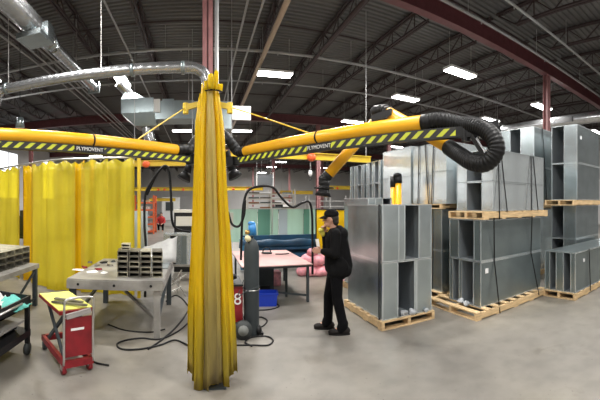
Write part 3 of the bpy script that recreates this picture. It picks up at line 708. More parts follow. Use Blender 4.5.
# G, behind the arm tip, and H, I further along the same row
pallet(4.1,5.9,4.90,5.84,0,'floor pallet behind the left end of the big stack', along='x')
duct(4.16,5.8,4.93,5.8,.125,.9,'x',[(0,1,'p')],'bottom sheet metal duct behind the big stack, with gold reflections',galv)
duct(4.16,5.8,4.93,5.8,.902,1.68,'x',[(0,1,'p')],'second sheet metal duct behind the big stack, under a wood strip',galv)
pallet(4.12,5.9,4.90,5.84,1.69,'short raised pallet edge seen above the gold reflecting ducts', h=.09, along='x')
duct(4.16,5.8,4.80,5.84,1.785,2.40,'x',[(0,1,'p')],'shiny duct above the short pallet edge, lower of two',galv_b)
duct(4.16,5.8,4.80,5.84,2.402,2.95,'x',[(0,1,'p')],'shiny duct above the short pallet edge, upper of two',galv_b)
for i, (ya, yb, zt_, pat, lb) in enumerate(((5.92,7.1,3.0,[(0,1,'p')],'smooth bright stack behind the upright yellow tubes'),(7.2,7.95,2.84,[(0,.2,'p'),(.2,.42,'o'),(.42,.6,'p'),(.6,.9,'o'),(.9,1,'p')],'dark slotted stack left of the smooth bright one'),(8.05,8.95,2.82,[(0,.15,'p'),(.15,.3,'o'),(.3,.55,'p'),(.55,.8,'o'),(.8,1,'p')],'farthest slotted stack of the row'))):
    pallet(4.1,5.9,ya,yb,0,'floor pallet under the ' + lb, along='x')
    zm = 1.7
    duct(4.16,5.8,ya+.02,yb-.02,.125,zm,'x',pat,'tall lower duct in the ' + lb, galv)
    duct(4.16,5.8,ya+.02,yb-.02,zm+.002,(zm+zt_)/2+.02,'x',pat,'middle duct in the ' + lb, galv_b if i == 0 else galv)
    duct(4.16,5.8,ya+.02,yb-.02,(zm+zt_)/2+.022,zt_,'x',pat,'top duct in the ' + lb, galv_b if i == 0 else galv)
# straps
def strap(pts, label):
    m = MB()
    for a, c in zip(pts, pts[1:]): m.bar(a, c, .014, .014)
    tag(m.build('packing_strap', blk), label, 'strap', 'black packing straps')
strap([(4.42,3.772,2.705),(4.36,3.69,1.66),(4.36,3.69,1.53)],'black strap on the upper big stack, left of the V pair')
strap([(4.46,3.75,2.705),(4.56,3.69,1.66)],'black strap on the upper big stack, right of the V pair')
strap([(5.35,3.75,2.70),(5.28,3.69,1.66)],'black strap near the right end of the upper big stack')
strap([(5.42,3.75,2.70),(5.5,3.69,1.66)],'second black strap near the right end of the upper big stack')
strap([(4.22,3.69,1.56),(4.32,3.77,.84),(4.30,3.63,.0)],'long black strap down the front of the lower big stack')
strap([(5.3,3.69,1.56),(5.38,3.77,.86),(5.44,3.63,.06)],'black strap down the right end of the lower big stack')
strap([(4.14,5.62,2.96),(4.14,5.66,1.7)],'thin black strap on the shiny duct, leftmost')
strap([(4.14,5.42,2.96),(4.14,5.30,1.7)],'thin black strap on the shiny duct, second')
strap([(4.14,5.15,2.96),(4.14,5.22,1.7)],'thin black strap on the shiny duct, third')
strap([(4.14,5.2,1.68),(4.14,5.24,.06)],'black strap hanging down over the gold reflecting ducts')
strap([(6.22,2.95,.89),(6.24,2.93,.05)],'short black strap on the low duct at right')
strap([(7.3,4.76,3.68),(7.5,4.76,1.8)],'black strap on the stack between big and tallest')
strap([(2.455,4.3,1.78),(2.455,4.3,.1)],'dark strap down the near corner of the nearest stack')
# wads of plastic wrap lying in the mouths
def wad(c, r, label, m_=None):
    mb = MB(); mb.ell(c, r, 12, 8)
    for v in mb.v: n_ = noise.noise(v*18); v += (v-Vector(c)).normalized()*n_*.04
    return tag(mb.build('plastic_wrap', m_ or mat('cloudy_wrap',(.38,.40,.42),.3)), label, 'plastic wrap', 'wads of plastic wrap')
wad((2.86,4.24,.17),(.05,.04,.04),'crumpled clear wrap wad at the foot of the near stack opening, left')
wad((2.98,4.23,.175),(.05,.04,.045),'crumpled clear wrap wad at the foot of the near stack opening, right')
wad((3.95,4.2,.17),(.05,.06,.04),'crumpled clear wrap wad on the long pallet by the big stack')
wad((3.93,4.05,.17),(.05,.05,.045),'second clear wrap wad on the long pallet, nearer the corner')
wad((3.22,4.19,.15),(.03,.02,.03),'small clear wrap wad at the right corner of the near pallet')
# folded arm standing behind the near stack
c = V(3.80,5.95,0); c1 = P(393,7.0); c2 = P(398.5,6.95)
t = thing('parked_extraction_arm', 'folded yellow twin tube extraction arm with black elbow above the near ducts', 'extraction arm', c2)
MB().cyl(c2, c2+V(0,0,2.24), .062, n=18).build('front_tube', yelp, t, True); MB().cyl(c1+V(0,0,.3), c1+V(0,0,2.2), .05, n=18).build('rear_tube', yelp, t, True)
MB().cyl(c2+V(0,0,2.2), c2+V(0,0,2.34), .075, n=14).ell(c2+V(-.02,0,2.36),(.09,.08,.05)).cyl(c1+V(0,0,2.12),c1+V(0,0,2.34),.06,n=14).build('elbow', blk, t, True)
MB().cyl(c2, c2+V(0,0,.03), .13, n=18).build('base', blks, t)

# ------------------------------------------------------------------ steel work table with parts on it
T = thing('welding_table', 'heavy grey steel welding table with stacked square sections on top', 'table', (-1.1,5.3,0))
a, bb, c, dd = V(-1.755,4.33,0), V(-.49,4.50,0), V(-.49,6.18,0), V(-1.74,6.1,0)
def prism(m, pts, z0, z1):
    n = len(pts); m.add([(p[0],p[1],z0) for p in pts]+[(p[0],p[1],z1) for p in pts], [tuple(range(n-1,-1,-1)), tuple(range(n,2*n))]+[(i,(i+1)%n,n+(i+1)%n,n+i) for i in range(n)])
m = MB(); prism(m, [a,bb,c,dd], .762, .78); m.build('table_top', tabm, T)
m = MB()
for p, q in ((a,bb),(bb,c),(c,dd),(dd,a)): m.bar(p+V(0,0,.705)*1, q+V(0,0,.705), .02, .115)
m.build('apron', tabm, T)
m = MB()
for f in (.12,.5,.88): p = a.lerp(bb, f); m.cyl(p+V(0,-.008,.71), p+V(0,-.015,.71), .018, n=10)
m.build('bolt_holes', blk, T)
for p, mm in ((V(-1.70,4.40,0),dgrey),(V(-.57,4.56,0),tabm),(V(-.55,6.1,0),dgrey),(V(-1.68,6.0,0),dgrey)):
    MB().box(p.x-.04,p.x+.04,p.y-.04,p.y+.04,0,.7).build('leg', mm, T)
MB().bar((-1.68,5.98,.55),(-.57,4.6,.22),.04).build('brace', tabm, T); MB().bar((-1.7,4.45,.2),(-1.68,6.0,.5),.04).build('brace', dgrey, T); MB().bar((-1.68,6.0,.5),(-.55,6.1,.5),.05).build('stretcher', dgrey, T); MB().bar((-.56,4.6,.25),(-.55,6.1,.6),.04).build('brace', dgrey, T)
# square section stack
def sec(x, y, z, w, h, dpt, mm, label, a=.13, name='square_section', grp='stacked square steel sections'):
    m = MB(RZ(a, (x,y,z))); tk = .011
    m.box(-w/2+tk,w/2-tk,dpt-.01,dpt-.002,tk,h-tk); m.box(-w/2,w/2,0,dpt,0,tk); m.box(-w/2,w/2,0,dpt,h-tk,h); m.box(-w/2,-w/2+tk,0,dpt,tk,h-tk); m.box(w/2-tk,w/2,0,dpt,tk,h-tk)
    return tag(m.build(name, mm), label, 'steel section', grp)
ordn = ['leftmost','second','third','rightmost']; lv = ['bottom','second','third','fourth','top']
for cI in range(4):
    nlev = 5
    for l in range(nlev):
        xx = -1.055+cI*.158; yy = 4.62+cI*.018
        hh = .068
        sec(xx, yy, .781+l*.0722, .145, .070, .32, rust if (cI+l) % 3 else rust_l, 'square steel section on the welding table, %s column, %s layer' % (ordn[cI], lv[l]))
# taller left column fix: small frame on top
for l in range(2): sec(-1.02, 4.66, .781+5*.0725+.002+l*.045, .12, .043, .16, rust_l, '%s small steel frame perched on top of the section stack' % ('lower','upper')[l])
# debris on the table
for i, (px, py, sx, sy, mm, lb) in enumerate(((78,270,.09,.05,paper,'white rag'),(92,272,.10,.06,paper,'white paper'),(104,273,.07,.05,wht,'white cup lid'),(85,268,.05,.04,red,'red clamp'),(99,270,.05,.03,red,'red tool grip'),(104,263,.07,.05,blks,'black clamp'),(97,266,.05,.04,rust,'brown metal offcut'),(110,266,.06,.04,rust,'dark steel bracket'),(90,263,.04,.03,rust,'small rusty offcut'),(113,262,.05,.03,dgrey,'dark grey clamp'))):
    d_ = F_*1.02/(py-HZ); c = P(px, d_, .781)
    m = MB(RZ(i*.8, c)); h = .015 if mm in (paper,wht) else .03
    m.add([(-sx,-sy*.6,0),(sx*.8,-sy,0),(sx,sy*.7,0),(-sx*.6,sy,0),(-sx*.8,-sy*.4,h),(sx*.5,-sy*.7,h*.8),(sx*.8,sy*.5,h),(-sx*.4,sy*.8,h*.6)],[(0,3,2,1),(4,5,6,7),(0,1,5,4),(1,2,6,5),(2,3,7,6),(3,0,4,7)])
    if mm is red or mm is blks: m.bar((-sx,0,.02),(sx*1.3,.02,.02),.015)
    tag(m.build(lb.replace(' ','_'), mm), lb + ' lying on the left half of the welding table', lb.split()[-1])
# grey shroud and pipe behind stack
t = thing('sheet_metal_shroud', 'crumpled pale sheet metal shroud at the back right of the welding table', 'sheet metal', (-.8,6.1,.78))
mb = MB(); n=10; vs=[]
for j in range(8):
    for i in range(n):
        u_ = i/(n-1); v_ = j/7; vs.append((-1.15+.75*u_, 5.75+.35*v_, .80+.42*sin(pi*v_*.55)*(.35+.65*u_)+.03*noise.noise(V(u_*6,v_*5,1))))
mb.add(vs, [(j*n+i,j*n+i+1,(j+1)*n+i+1,(j+1)*n+i) for j in range(7) for i in range(n-1)])
o = mb.build('sheet', mat('matt_sheet',(.36,.36,.35),.6,.2,var=.15), t, True); md = o.modifiers.new('s','SOLIDIFY'); md.thickness=.01
MB().cyl((-1.2,5.7,.86),(-.72,5.72,.90),.035,n=12).build('pipe', chrome, t, True)
tag(MB().box(-.86,-.5,5.3,6.1,.781,.80).build('metal_sheet', galv), 'flat pale metal sheet lying at the right end of the welding table', 'sheet')
tag(MB().box(-1.45,-1.2,6.0,6.2,.781,.98).build('dark_box', rust), 'small dark box at the back left of the welding table', 'box')

# ------------------------------------------------------------------ rack table with channel stack at left
T = thing('steel_trestle', 'grey steel trestle table at the left edge carrying a stack of channels', 'table', (-3.6,4.7,0))
MB().box(-4.4,-2.74,3.9,5.45,.655,.73).build('table_top', tabm, T)
for x, y in ((-2.79,5.38),(-4.3,5.38),(-2.79,3.97),(-4.3,3.97)): MB().box(x-.035,x+.035,y-.035,y+.035,0,.66).build('leg', dgrey, T)
MB().bar((-2.79,5.36,.6),(-2.79,4.5,.1),.03).build('brace', dgrey, T); MB().bar((-2.79,5.36,.12),(-2.79,4.0,.12),.03).build('stretcher', dgrey, T)
for l in range(3):
    for k in range(4):
        m = MB(); x = -2.92; y0_ = 4.38+k*.265; z = .732+l*.1
        m.box(-4.3,x,y0_,y0_+.25,z,z+.008); m.box(-4.3,x,y0_,y0_+.25,z+.09,z+.098); m.box(-4.3,x,y0_,y0_+.008,z+.008,z+.09); m.box(-4.3,x,y0_+.242,y0_+.25,z+.008,z+.09)
        m.box(-4.3,x-.05,y0_+.12,y0_+.128,z+.008,z+.09)
        tag(m.build('steel_channel', rust if (l < 2) else rust_l), 'long boxed steel channel on the trestle, %s layer, %s from the viewer' % (('bottom','middle','top')[l], ('nearest','second','third','farthest')[k]), 'steel channel', 'channels stacked on the trestle')
# ------------------------------------------------------------------ black tool cart bottom left
T = thing('tool_cart', 'black two shelf tool cart cropped by the left edge', 'cart', (-2.25,3.2,0))
MB().box(-2.6,-1.94,2.55,3.63,.58,.60).build('top_tray', blks, T)
m = MB(); m.box(-2.6,-1.94,2.55,2.57,.58,.70); m.box(-2.6,-1.94,3.61,3.63,.58,.70); m.box(-2.6,-2.58,2.55,3.63,.58,.70); m.box(-1.96,-1.94,2.55,3.63,.58,.70); m.build('tray_rim', blks, T)
MB().box(-2.6,-1.94,2.55,3.63,.22,.30).build('lower_shelf', blks, T)
MB().box(-2.58,-1.98,2.6,3.55,.40,.43).build('middle_shelf', tabm, T)
for x, y in ((-1.97,3.6),(-2.57,3.6),(-1.97,2.6),(-2.57,2.6)):
    MB().box(x-.025,x+.025,y-.025,y+.025,.14,.6).build('leg', blks, T)
    MB().cyl((x-.02,y,.07),(x+.02,y,.07),.07,n=18).build('wheel', tyre, T, True)
MB().cyl((-1.925,2.9,.66),(-1.925,3.4,.66),.012,n=8).build('handle', chrome, T, True)
def rag(c, s_, mm, label, nm='rag', cat='rag', seed=0, h=.1):
    mb = MB(); n = 12; vs = []
    for j in range(n):
        for i in range(n):
            u_, v_ = i/(n-1)-.5, j/(n-1)-.5; e = max(0, 1-2.1*math.hypot(u_,v_)); vs.append(Vector(c)+V(u_*s_*(1+.2*noise.noise(V(v_*4,seed,0))), v_*s_*(1+.2*noise.noise(V(u_*4,seed,3))), h*e**.7*(.7+.6*noise.noise(V(u_*6+seed,v_*6,2)))+.004))
    mb.add(vs, [(j*n+i,j*n+i+1,(j+1)*n+i+1,(j+1)*n+i) for j in range(n-1) for i in range(n-1)])
    o = mb.build(nm, mm, smooth=True); md = o.modifiers.new('s','SOLIDIFY'); md.thickness=.004; md.offset = 1
    return tag(o, label, cat)
rag((-2.08,3.42,.605), .36, teal, 'teal crumpled cloth at the far end of the black tool cart', seed=1, h=.16)
rag((-2.2,3.14,.605), .3, orangeb, 'orange red glove between the cloths on the black tool cart', 'glove','glove',2,.14)
rag((-2.25,3.38,.60), .34, mat('grey_white_rag',(.42,.42,.4),.8), 'white rag behind the orange glove on the black tool cart', seed=3, h=.19)
rag((-2.12,2.85,.605), .3, blks, 'black bag on the tool cart tray nearest the viewer', 'bag','bag',5,.13)
tag(MB().box(-2.45,-2.1,2.65,3.0,.431,.50).box(-2.43,-2.12,2.67,2.98,.50,.52).build('tool_case', rust), 'dark tool case on the middle shelf of the black cart', 'case')
tag(MB().cyl((-2.1,3.25,.35),(-2.1,3.5,.35),.05,n=14).build('black_canister', blk), 'black canister lying on the lower shelf of the cart', 'canister')

tag(MB().box(-2.12,-1.98,2.75,3.05,.605,.72).box(-2.10,-2.0,2.77,3.03,.72,.73).build('battery_box', blk), 'black box on the tray corner of the tool cart nearest the viewer', 'box')
tag(MB().cyl((-2.25,2.95,.431),(-2.25,2.95,.54),.09,n=18).cyl((-2.25,2.95,.54),(-2.25,2.95,.55),.05,n=14).build('wire_spool', blks), 'black wire spool on the middle shelf of the tool cart', 'spool')
# ------------------------------------------------------------------ red scissor lift cart
Mr = RZ(math.radians(43), (-1.50,3.67,0))   # local y+ is away from the handle end
T = thing('scissor_lift_cart', 'red scissor lift cart with chrome push frame and lime covered platform', 'lift cart', (-1.50,3.67,0))
def RB(): return MB(Mr)
m = RB(); m.box(-.17,-.13,-.36,.42,.09,.16); m.box(.13,.17,-.36,.42,.09,.16); m.box(-.17,.17,-.38,-.34,.09,.16); m.box(-.17,.17,.38,.42,.09,.16); m.build('base_frame', red, T)
for x in (-.15,.15):
    for y in (-.31,.35):
        m = RB(); m.cyl((x-.02,y,.05),(x+.02,y,.05),.05,n=16); m.build('wheel', red if y < 0 else tyre, T, True)
        if y < 0: RB().box(x-.028,x+.028,y-.03,y+.03,.05,.1).build('caster_fork', chrome, T)
for sx in (-.12,.12):
    RB().bar((sx,-.26,.14),(sx,.34,.62),.03,.035).build('scissor_arm', dgrey, T); RB().bar((sx*.85,.34,.14),(sx*.85,-.26,.62),.03,.035).build('scissor_arm', dgrey, T)
RB().cyl((0,-.2,.14),(0,.12,.42),.025,n=12).build('hydraulic_ram', chrome, T, True)
RB().box(-.2,.2,-.33,.43,.63,.665).build('platform', red, T)
RB().box(-.195,.195,-.3,.42,.666,.672).build('lime_cover', lime, T)
m = RB(); m.tube(cr([(-.165,-.37,.12),(-.165,-.37,.5),(-.165,-.385,.74),(-.14,-.39,.80),(0,-.39,.815),(.14,-.39,.80),(.165,-.385,.74),(.165,-.37,.5),(.165,-.37,.12)],8),.013,10); m.build('push_frame', chrome, T, True)
RB().box(-.15,.15,-.375,-.355,.20,.60).build('front_panel', red, T); RB().box(-.09,.06,-.378,-.3755,.47,.495).build('panel_label', stickm, T)['label'] = 'pale rectangular label'
RB().bar((-.14,-.37,.62),(.14,-.37,.66),.03,.05).build('grip_rag', mat('grey_rag',(.3,.28,.27),.8), T)
tag(RB().bar((-.1,.1,.69),(.12,-.2,.70),.05,.02).bar((-.18,-.02,.69),(.12,-.32,.70),.03,.02).build('steel_strip', rust), 'brown steel strips lying over the lime cover of the lift cart', 'steel strip')
tag(MB().tube(cr([P(92,3.9,.012),P(98,3.85,.012),P(104,3.82,.012),P(109,3.8,.012)]),.01,6).build('pry_bar', blk), 'short black pry bar on the floor right of the red lift cart', 'bar')

# ------------------------------------------------------------------ gas cylinder, welder, wheel, bin
cy = P(251.5,4.74)
T = thing('gas_cylinder', 'tall dark grey gas cylinder with blue valve cap beside the bundle', 'gas cylinder', cy)
prof = [(.0,.0),(.095,.002),(.105,.02),(.105,1.12),(.10,1.2),(.07,1.28),(.035,1.31),(.03,1.34)]
pts = [cy+V(0,0,z) for r,z in prof]; MB().tube(pts,[max(r,.001) for r,z in prof],22).build('body', dgrey, T, True)
MB().cyl(cy+V(0,0,1.33),cy+V(0,0,1.42),.022,n=10).build('valve', chrome, T, True)
MB().cyl(cy+V(.01,0,1.36),cy+V(.01,0,1.52),.062,.05,n=16).ell(cy+V(.0,0,1.52),(.055,.055,.03)).build('valve_cap', blueg, T, True)
MB().cyl(cy+V(-.06,-.05,1.32),cy+V(-.06,-.09,1.32),.042,n=16).build('gauge', mat('cream',(.75,.68,.42),.5), T, True)
MB().cyl(cy+V(-.03,-.02,1.40),cy+V(-.09,-.02,1.40),.03,n=12).build('regulator', mat('brass',(.55,.35,.12),.35,.8), T, True)
MB().tube([cy+V(.112*cos(a_),.112*sin(a_),.62) for a_ in [i*pi/12 for i in range(25)]],.004,5).build('chain', chrome, T)
T = thing('welding_machine', 'red welding machine with a white figure on its side, mostly behind the bundle', 'welder', (.36,4.78,0))
MB().box(.14,.575,4.62,5.15,.2,.68).build('housing', red, T); MB().box(.13,.58,4.6,5.17,.68,.705).build('lid', blks, T); MB().box(.12,.62,4.6,5.2,.10,.2).build('trolley_frame', blks, T)
MB().cyl((.2,4.75,.705),(.5,4.8,.78),.04,n=10).build('handle', blk, T, True)
wc = P(243,4.55,.125)
MB().cyl(wc+V(0,-.03,0),wc+V(0,.03,0),.125,n=28).build('wheel', tyre, T, True); MB().cyl(wc+V(0,-.035,0),wc+V(0,.035,0),.07,n=20).build('hub', mat('hub_grey',(.2,.21,.2),.5), T, True)
MB().cyl((.2,5.1,.125),(.2,5.15,.125),.125,n=24).build('wheel', tyre, T, True)
MB().box(.60,.86,4.62,4.92,.004,.03).build('cylinder_shelf', blks, T)
text_mesh('8', .22, wht, T, Matrix.Translation((.505,4.615,.50)) @ Matrix.Rotation(pi/2,4,'X'), 'lettering')
T = thing('trolley_foot', 'small black boot shaped foot beside the gas cylinder base', 'bracket', P(258,4.75))
MB().ell(P(258,4.72,.07),(.05,.08,.07)).build('foot', blk, T, True)
T = thing('blue_bin', 'bright blue plastic bin on the floor under the pink table', 'bin', P(267.5,6.1))
c = P(267.5,6.1); m = MB(RZ(-.15,c))
def taper_bin(m, w, d_, h, k=.88, tk=.008):
    for (s0, s1, fl) in ((1,k,1),):
        o_ = [(-w,-d_),(w,-d_),(w,d_),(-w,d_)]
        vo = [(x*k,y*k,0) for x,y in o_]+[(x,y,h) for x,y in o_]; vi = [((x-tk*(1 if x>0 else -1))*k,(y-tk*(1 if y>0 else -1))*k,tk) for x,y in o_]+[(x-tk*(1 if x>0 else -1),y-tk*(1 if y>0 else -1),h) for x,y in o_]
        m.add(vo+vi,[(0,3,2,1)]+[(i,(i+1)%4,4+(i+1)%4,4+i) for i in range(4)]+[(8,9,10,11)]+[(8+(i+1)%4,8+i,12+i,12+(i+1)%4) for i in range(4)]+[(4+i,4+(i+1)%4,12+(i+1)%4,12+i) for i in range(4)])
taper_bin(m,.17,.12,.23); m.build('tub', bluep, T)
m = MB(RZ(-.15,c)); m.box(-.185,.185,-.135,-.118,.20,.235); m.box(-.185,.185,.118,.135,.20,.235); m.box(-.185,-.168,-.135,.135,.20,.235); m.box(.168,.185,-.135,.135,.20,.235); m.build('rim', bluep, T)

# ------------------------------------------------------------------ pink topped table
T = thing('work_table', 'dark legged work table covered with a pale pink board', 'table', (1.35,6.9,0))
MB().box(.72,2.0,5.9,7.85,.685,.70).build('pink_board', pink, T); MB().box(.74,1.98,5.93,7.82,.645,.685).build('frame', dgrey, T)
for x, y in ((1.93,5.98),(.8,5.98),(1.93,7.75),(.8,7.75)): MB().box(x-.022,x+.022,y-.022,y+.022,0,.645).build('leg', dgrey, T)
MB().box(1.62,1.66,6.4,6.44,0,.645).build('leg', dgrey, T); MB().bar((1.93,5.98,.12),(.8,6.8,.12),.03).build('stretcher', dgrey, T)
tag(MB().cyl((1.45,7.4,.702),(1.45,7.4,.72),.12,n=16).tube([(1.45+.09*cos(i*pi/8),7.4,.72+.11*sin(i*pi/8)) for i in range(9)],.012,6).build('lifting_magnet', blk), 'black round tool with a hoop handle on the pink table', 'tool')
tag(MB().tube(cr([(1.6,7.2,.708),(1.75,7.15,.712),(1.9,7.22,.708)]),.012,6).build('hand_tool', blk), 'thin black hand tool on the pink table', 'tool')
tag(MB().box(1.15,1.5,6.9,7.2,.0,.6).box(1.13,1.52,6.88,7.22,.6,.62).build('steel_bin', dgrey), 'dark grey steel bin standing under the pink table', 'bin')
tag(MB().cyl((.95,6.6,.1),(1.35,6.6,.1),.09,n=14).cyl((.95,6.6,.1),(.99,6.6,.1),.14,n=14).build('motor', blks), 'black motor lying on the floor under the pink table', 'motor')
# pink bags
for i, (px, py, r, lb) in enumerate(((304,270,.17,'leftmost'),(312,272,.2,'front middle'),(321,272,.19,'front right'),(308,262,.2,'upper left of the heap'),(318,263,.2,'upper right of the heap'),(313,255,.14,'top of the heap'),(346,283,.16,'small one seen behind the person'))):
    z = [0,0,0,.26,.26,.5,0][i]; dd_ = 8.6 if i < 6 else 7.6; c = P(px,dd_-.02*(i%3),z+r*.62)
    mb = MB(); mb.ell(c,(r*1.15,r,r*.75),16,10)
    for v in mb.v: v += (v-c).normalized()*noise.noise(v*9)*.05
    m_ = mb.build('pink_bag', pinkb, smooth=True); tag(m_, 'pink plastic wrapped bag on the floor beyond the table, ' + lb, 'bag', 'pink bags')
tag(MB().box(1.55,1.75,7.3,7.6,0,.3).build('pink_carton', pinkb), 'pink wrapped carton under the pink table', 'carton')

# ------------------------------------------------------------------ green screen and blue machine bed
T = thing('green_sheet_screen', 'row of pale green translucent sheets standing behind the blue bench', 'screen', (2.2,10.4,0))
xs = [.78,1.5,1.76,2.15,2.42,2.7,3.22,3.42,3.75]
for i in range(len(xs)-1):
    mm = [grn_l,grn_l,grn_d,grn_l,blueish,grn_l,grn_d,grn_l][i]
    m = MB(); m.box(xs[i],xs[i+1]-.01,10.4+.03*(i%2),10.41+.03*(i%2),.62,1.62); m.build('sheet', mm, T)
m = MB(); m.bar((.75,10.36,1.62),(3.78,10.36,1.62),.02); 
for x in (.76,2.2,3.77): m.bar((x,10.36,0),(x,10.36,1.64),.03)
m.build('frame', chrome, T)
T = thing('blue_machine_bed', 'long dark blue steel machine bench in front of the green sheets', 'machine', (2.2,9.6,0))
m = MB(); m.box(1.2,3.6,9.2,9.9,.52,.58); m.box(1.2,3.6,9.85,9.95,.58,.86); m.build('bed', bluem, T)
mb = MB(); n = 30; vs = []
for i in range(n+1):
    x = 1.05+2.6*i/n; s_ = .05*abs(sin(i*.32)); vs += [(x,9.25,.58),(x,9.12,.80-s_),(x,9.2,.83-s_)]
mb.add(vs, [(i*3+k,(i+1)*3+k,(i+1)*3+k+1,i*3+k+1) for i in range(n) for k in range(2)]); mb.build('tarpaulin', bluem, T, True)
MB().box(1.3,3.5,9.4,9.8,.0,.5).build('plinth', bluem, T); MB().box(1.2,3.6,9.18,9.2,.15,.42).build('skirt', bluem, T)
for x in (1.15,3.55): MB().box(x-.05,x+.05,9.2,9.35,0,.86).build('post', mat('mid_blue',(.03,.15,.26),.45), T)
T = thing('yellow_screen', 'amber vinyl welding screen on a frame behind the person', 'screen', P(331,9.3))
a_, c_ = P(316,9.4), P(347,9.0); m = MB(); m.sheet([a_.lerp(c_,i/20)+V(0,.02*sin(i*1.3),0) for i in range(21)], .35, 1.61, 4); o = m.build('vinyl_sheet', vin_o, T, True)
md = o.modifiers.new('s','SOLIDIFY'); md.thickness = .004
m = MB(); m.bar(a_+V(0,0,1.63),c_+V(0,0,1.63),.03); m.bar(a_,a_+V(0,0,1.64),.03); m.bar(c_,c_+V(0,0,1.64),.03); m.build('frame', blks, T)

# ------------------------------------------------------------------ things behind, left of the bundle
T = thing('control_cabinet', 'beige and black machine cabinet seen left of the bundle above the ducts', 'machine', P(184,9))
c = P(184,9.2); MB().box(c.x-.25,c.x+.35,c.y-.2,c.y+.3,0,1.55).build('housing', blks, T); MB().box(c.x-.27,c.x+.37,c.y-.22,c.y+.32,1.55,1.62).build('top_cover', beige, T); MB().box(c.x-.2,c.x+.3,c.y-.21,c.y-.2,1.2,1.45).build('panel', beige, T)
for i, (px, w, mm) in enumerate(((167,.16,galv_b),(173,.14,blks),(178,.16,galv),(184,.13,galv_d),(190,.18,galv_b))):
    c = P(px,7.9); t = thing('duct_offcut', 'upright %s duct offcut standing left of the bundle' % ('brightest left','black narrow','middle grey','dull grey','right bright')[i], 'duct', c, 'short duct offcuts behind the bundle')
    MB().box(c.x-w/2,c.x+w/2-.005,c.y,c.y+.5,.40,1.05).build('shell', mm, t); MB().box(c.x-w/2,c.x+w/2-.005,c.y-.01,c.y+.51,1.05,1.09).build('rim', galv_b, t)
T = thing('low_stand', 'low steel stand carrying the duct offcuts left of the bundle', 'stand', P(178,8))
c = P(178,7.85); MB().box(c.x-.45,c.x+.45,c.y,c.y+.6,.35,.395).build('shelf', tabm, T)
for dx in (-.42,.42): MB().box(c.x+dx-.02,c.x+dx+.02,c.y,c.y+.04,0,.35).build('leg', dgrey, T)
m = MB(); c = P(176,6.6)
m.cyl(c+V(-.2,0,0),c+V(.1,.1,.5),.012); m.cyl(c+V(.2,.1,0),c+V(-.15,0,.45),.012); m.cyl(c+V(-.2,0,.15),c+V(.2,.1,.42),.015); m.cyl(c+V(.0,.3,0),c+V(.1,.1,.5),.012); m.cyl(c+V(-.3,-.2,.03),c+V(.1,0,.2),.012)
tag(m.build('folding_stand', chrome), 'collapsed pale tube stand on the floor between table and bundle', 'stand')
tag(MB().box(-1.75,-1.3,8.4,8.5,.0,1.6).build('blue_grey_sheet', blueish), 'pale blue grey upright sheet behind the welding table', 'sheet')

# far background: orange rack, cantilever rack, cranes, worker in red
def rack(x0, x1, y, levels, mm, name, label, dz=.42, z0=.3, items=True, dep=1.0):
    t = thing(name, label, 'rack', ((x0+x1)/2,y,0))
    for x in (x0,(x0+x1)/2,x1):
        for yy in (y,y+dep): MB().box(x-.05,x+.05,yy-.04,yy+.04,0,z0+dz*levels).build('upright', mm, t)
    for l in range(levels): MB().box(x0,x1,y-.03,y+.03,z0+l*dz-.07,z0+l*dz).box(x0,x1,y+dep-.03,y+dep+.03,z0+l*dz-.07,z0+l*dz).box(x0,x1,y,y+dep,z0+l*dz,z0+l*dz+.02).build('shelf', mm, t)
    return t
rack(-4.9,-2.7,20,5,orange,'pallet_rack','tall orange storage rack far away behind the welding table', .42, .15)
cols = [(.55,.5,.45),(.2,.2,.22),(.5,.35,.2),(.35,.38,.4),(.6,.6,.58)]
for l in range(5):
    for k in range(5):
        x = (-4.66,-4.34,-4.02,-3.5,-3.1)[k]; z = .15+l*.42+.022; h = random.uniform(.12,.26)
        cm = mat('carton_%d' % ((l*2+k) % 5), cols[(l*2+k) % 5], .7)
        m = MB().box(x-.12,x+.12,20.08,20.5,z,z+h); m.box(x-.125,x+.125,20.07,20.51,z+h*.8,z+h*.86)
        tag(m.build('storage_box', cm), 'box on the far orange rack, %s shelf, %s from the left' % (('bottom','second','third','fourth','top')[l], ('first','second','third','fourth','fifth')[k]), 'box', 'boxes on the orange rack')
T = rack(4.0,8.2,29,5,mat('rack_cream',(.6,.56,.5),.6),'bar_rack','cream bar rack with long tubes far beyond the green sheets', .42, .9)
k = 0
for l in range(5):
    for j in range(4):
        x = 4.1+j*1.0; z = .9+l*.42+.09; mm = [rust, wht, mat('brown_bar',(.3,.14,.07),.6), galv][(l+j) % 4]
        tag(MB().cyl((x,28.9+.1*j,z),(x+.9,28.9+.1*j,z),.065,n=8).build('stock_tube', mm), 'stock tube on the far cream rack, %s level, %s from left' % (('lowest','second','middle','fourth','top')[l], ('first','second','third','fourth')[j]), 'tube', 'stock tubes on the cream rack')
rack(9.5,13.5,29,4,mat('rack_white',(.55,.54,.52),.6),'shelf_rack','white shelf rack far away behind the person and crane', .5, .5)
def crane(x0, x1, y, z, h, label, trol=()):
    t = thing('crane_beam', label, 'crane', ((x0+x1)/2,y,z))
    m = MB(); ibeam(m,(x0,y,z),(x1,y,z),h*.7,h,.02); m.build('beam', yels, t)
    m = MB()
    for x in (x0+.15,x1-.15): m.cyl((x,y,z+h/2),(x,y,ZC),.012,n=6)
    m.build('hanger_rods', pipew, t)
    for x in trol:
        MB().ell((x,y-.1,z-h*.2),(.13,.1,.11)).build('trolley', orangeb, t, True)
    return t
crane(.68,4.85,9.0,3.08,.19,'yellow crane beam behind the right boom, carrying an orange hoist',(2.98,))
T = thing('chain_hoist', 'small white hoist block hanging by chain below the orange trolley', 'hoist', (2.95,8.9,2.6)); c = V(2.98,9.0,2.62)
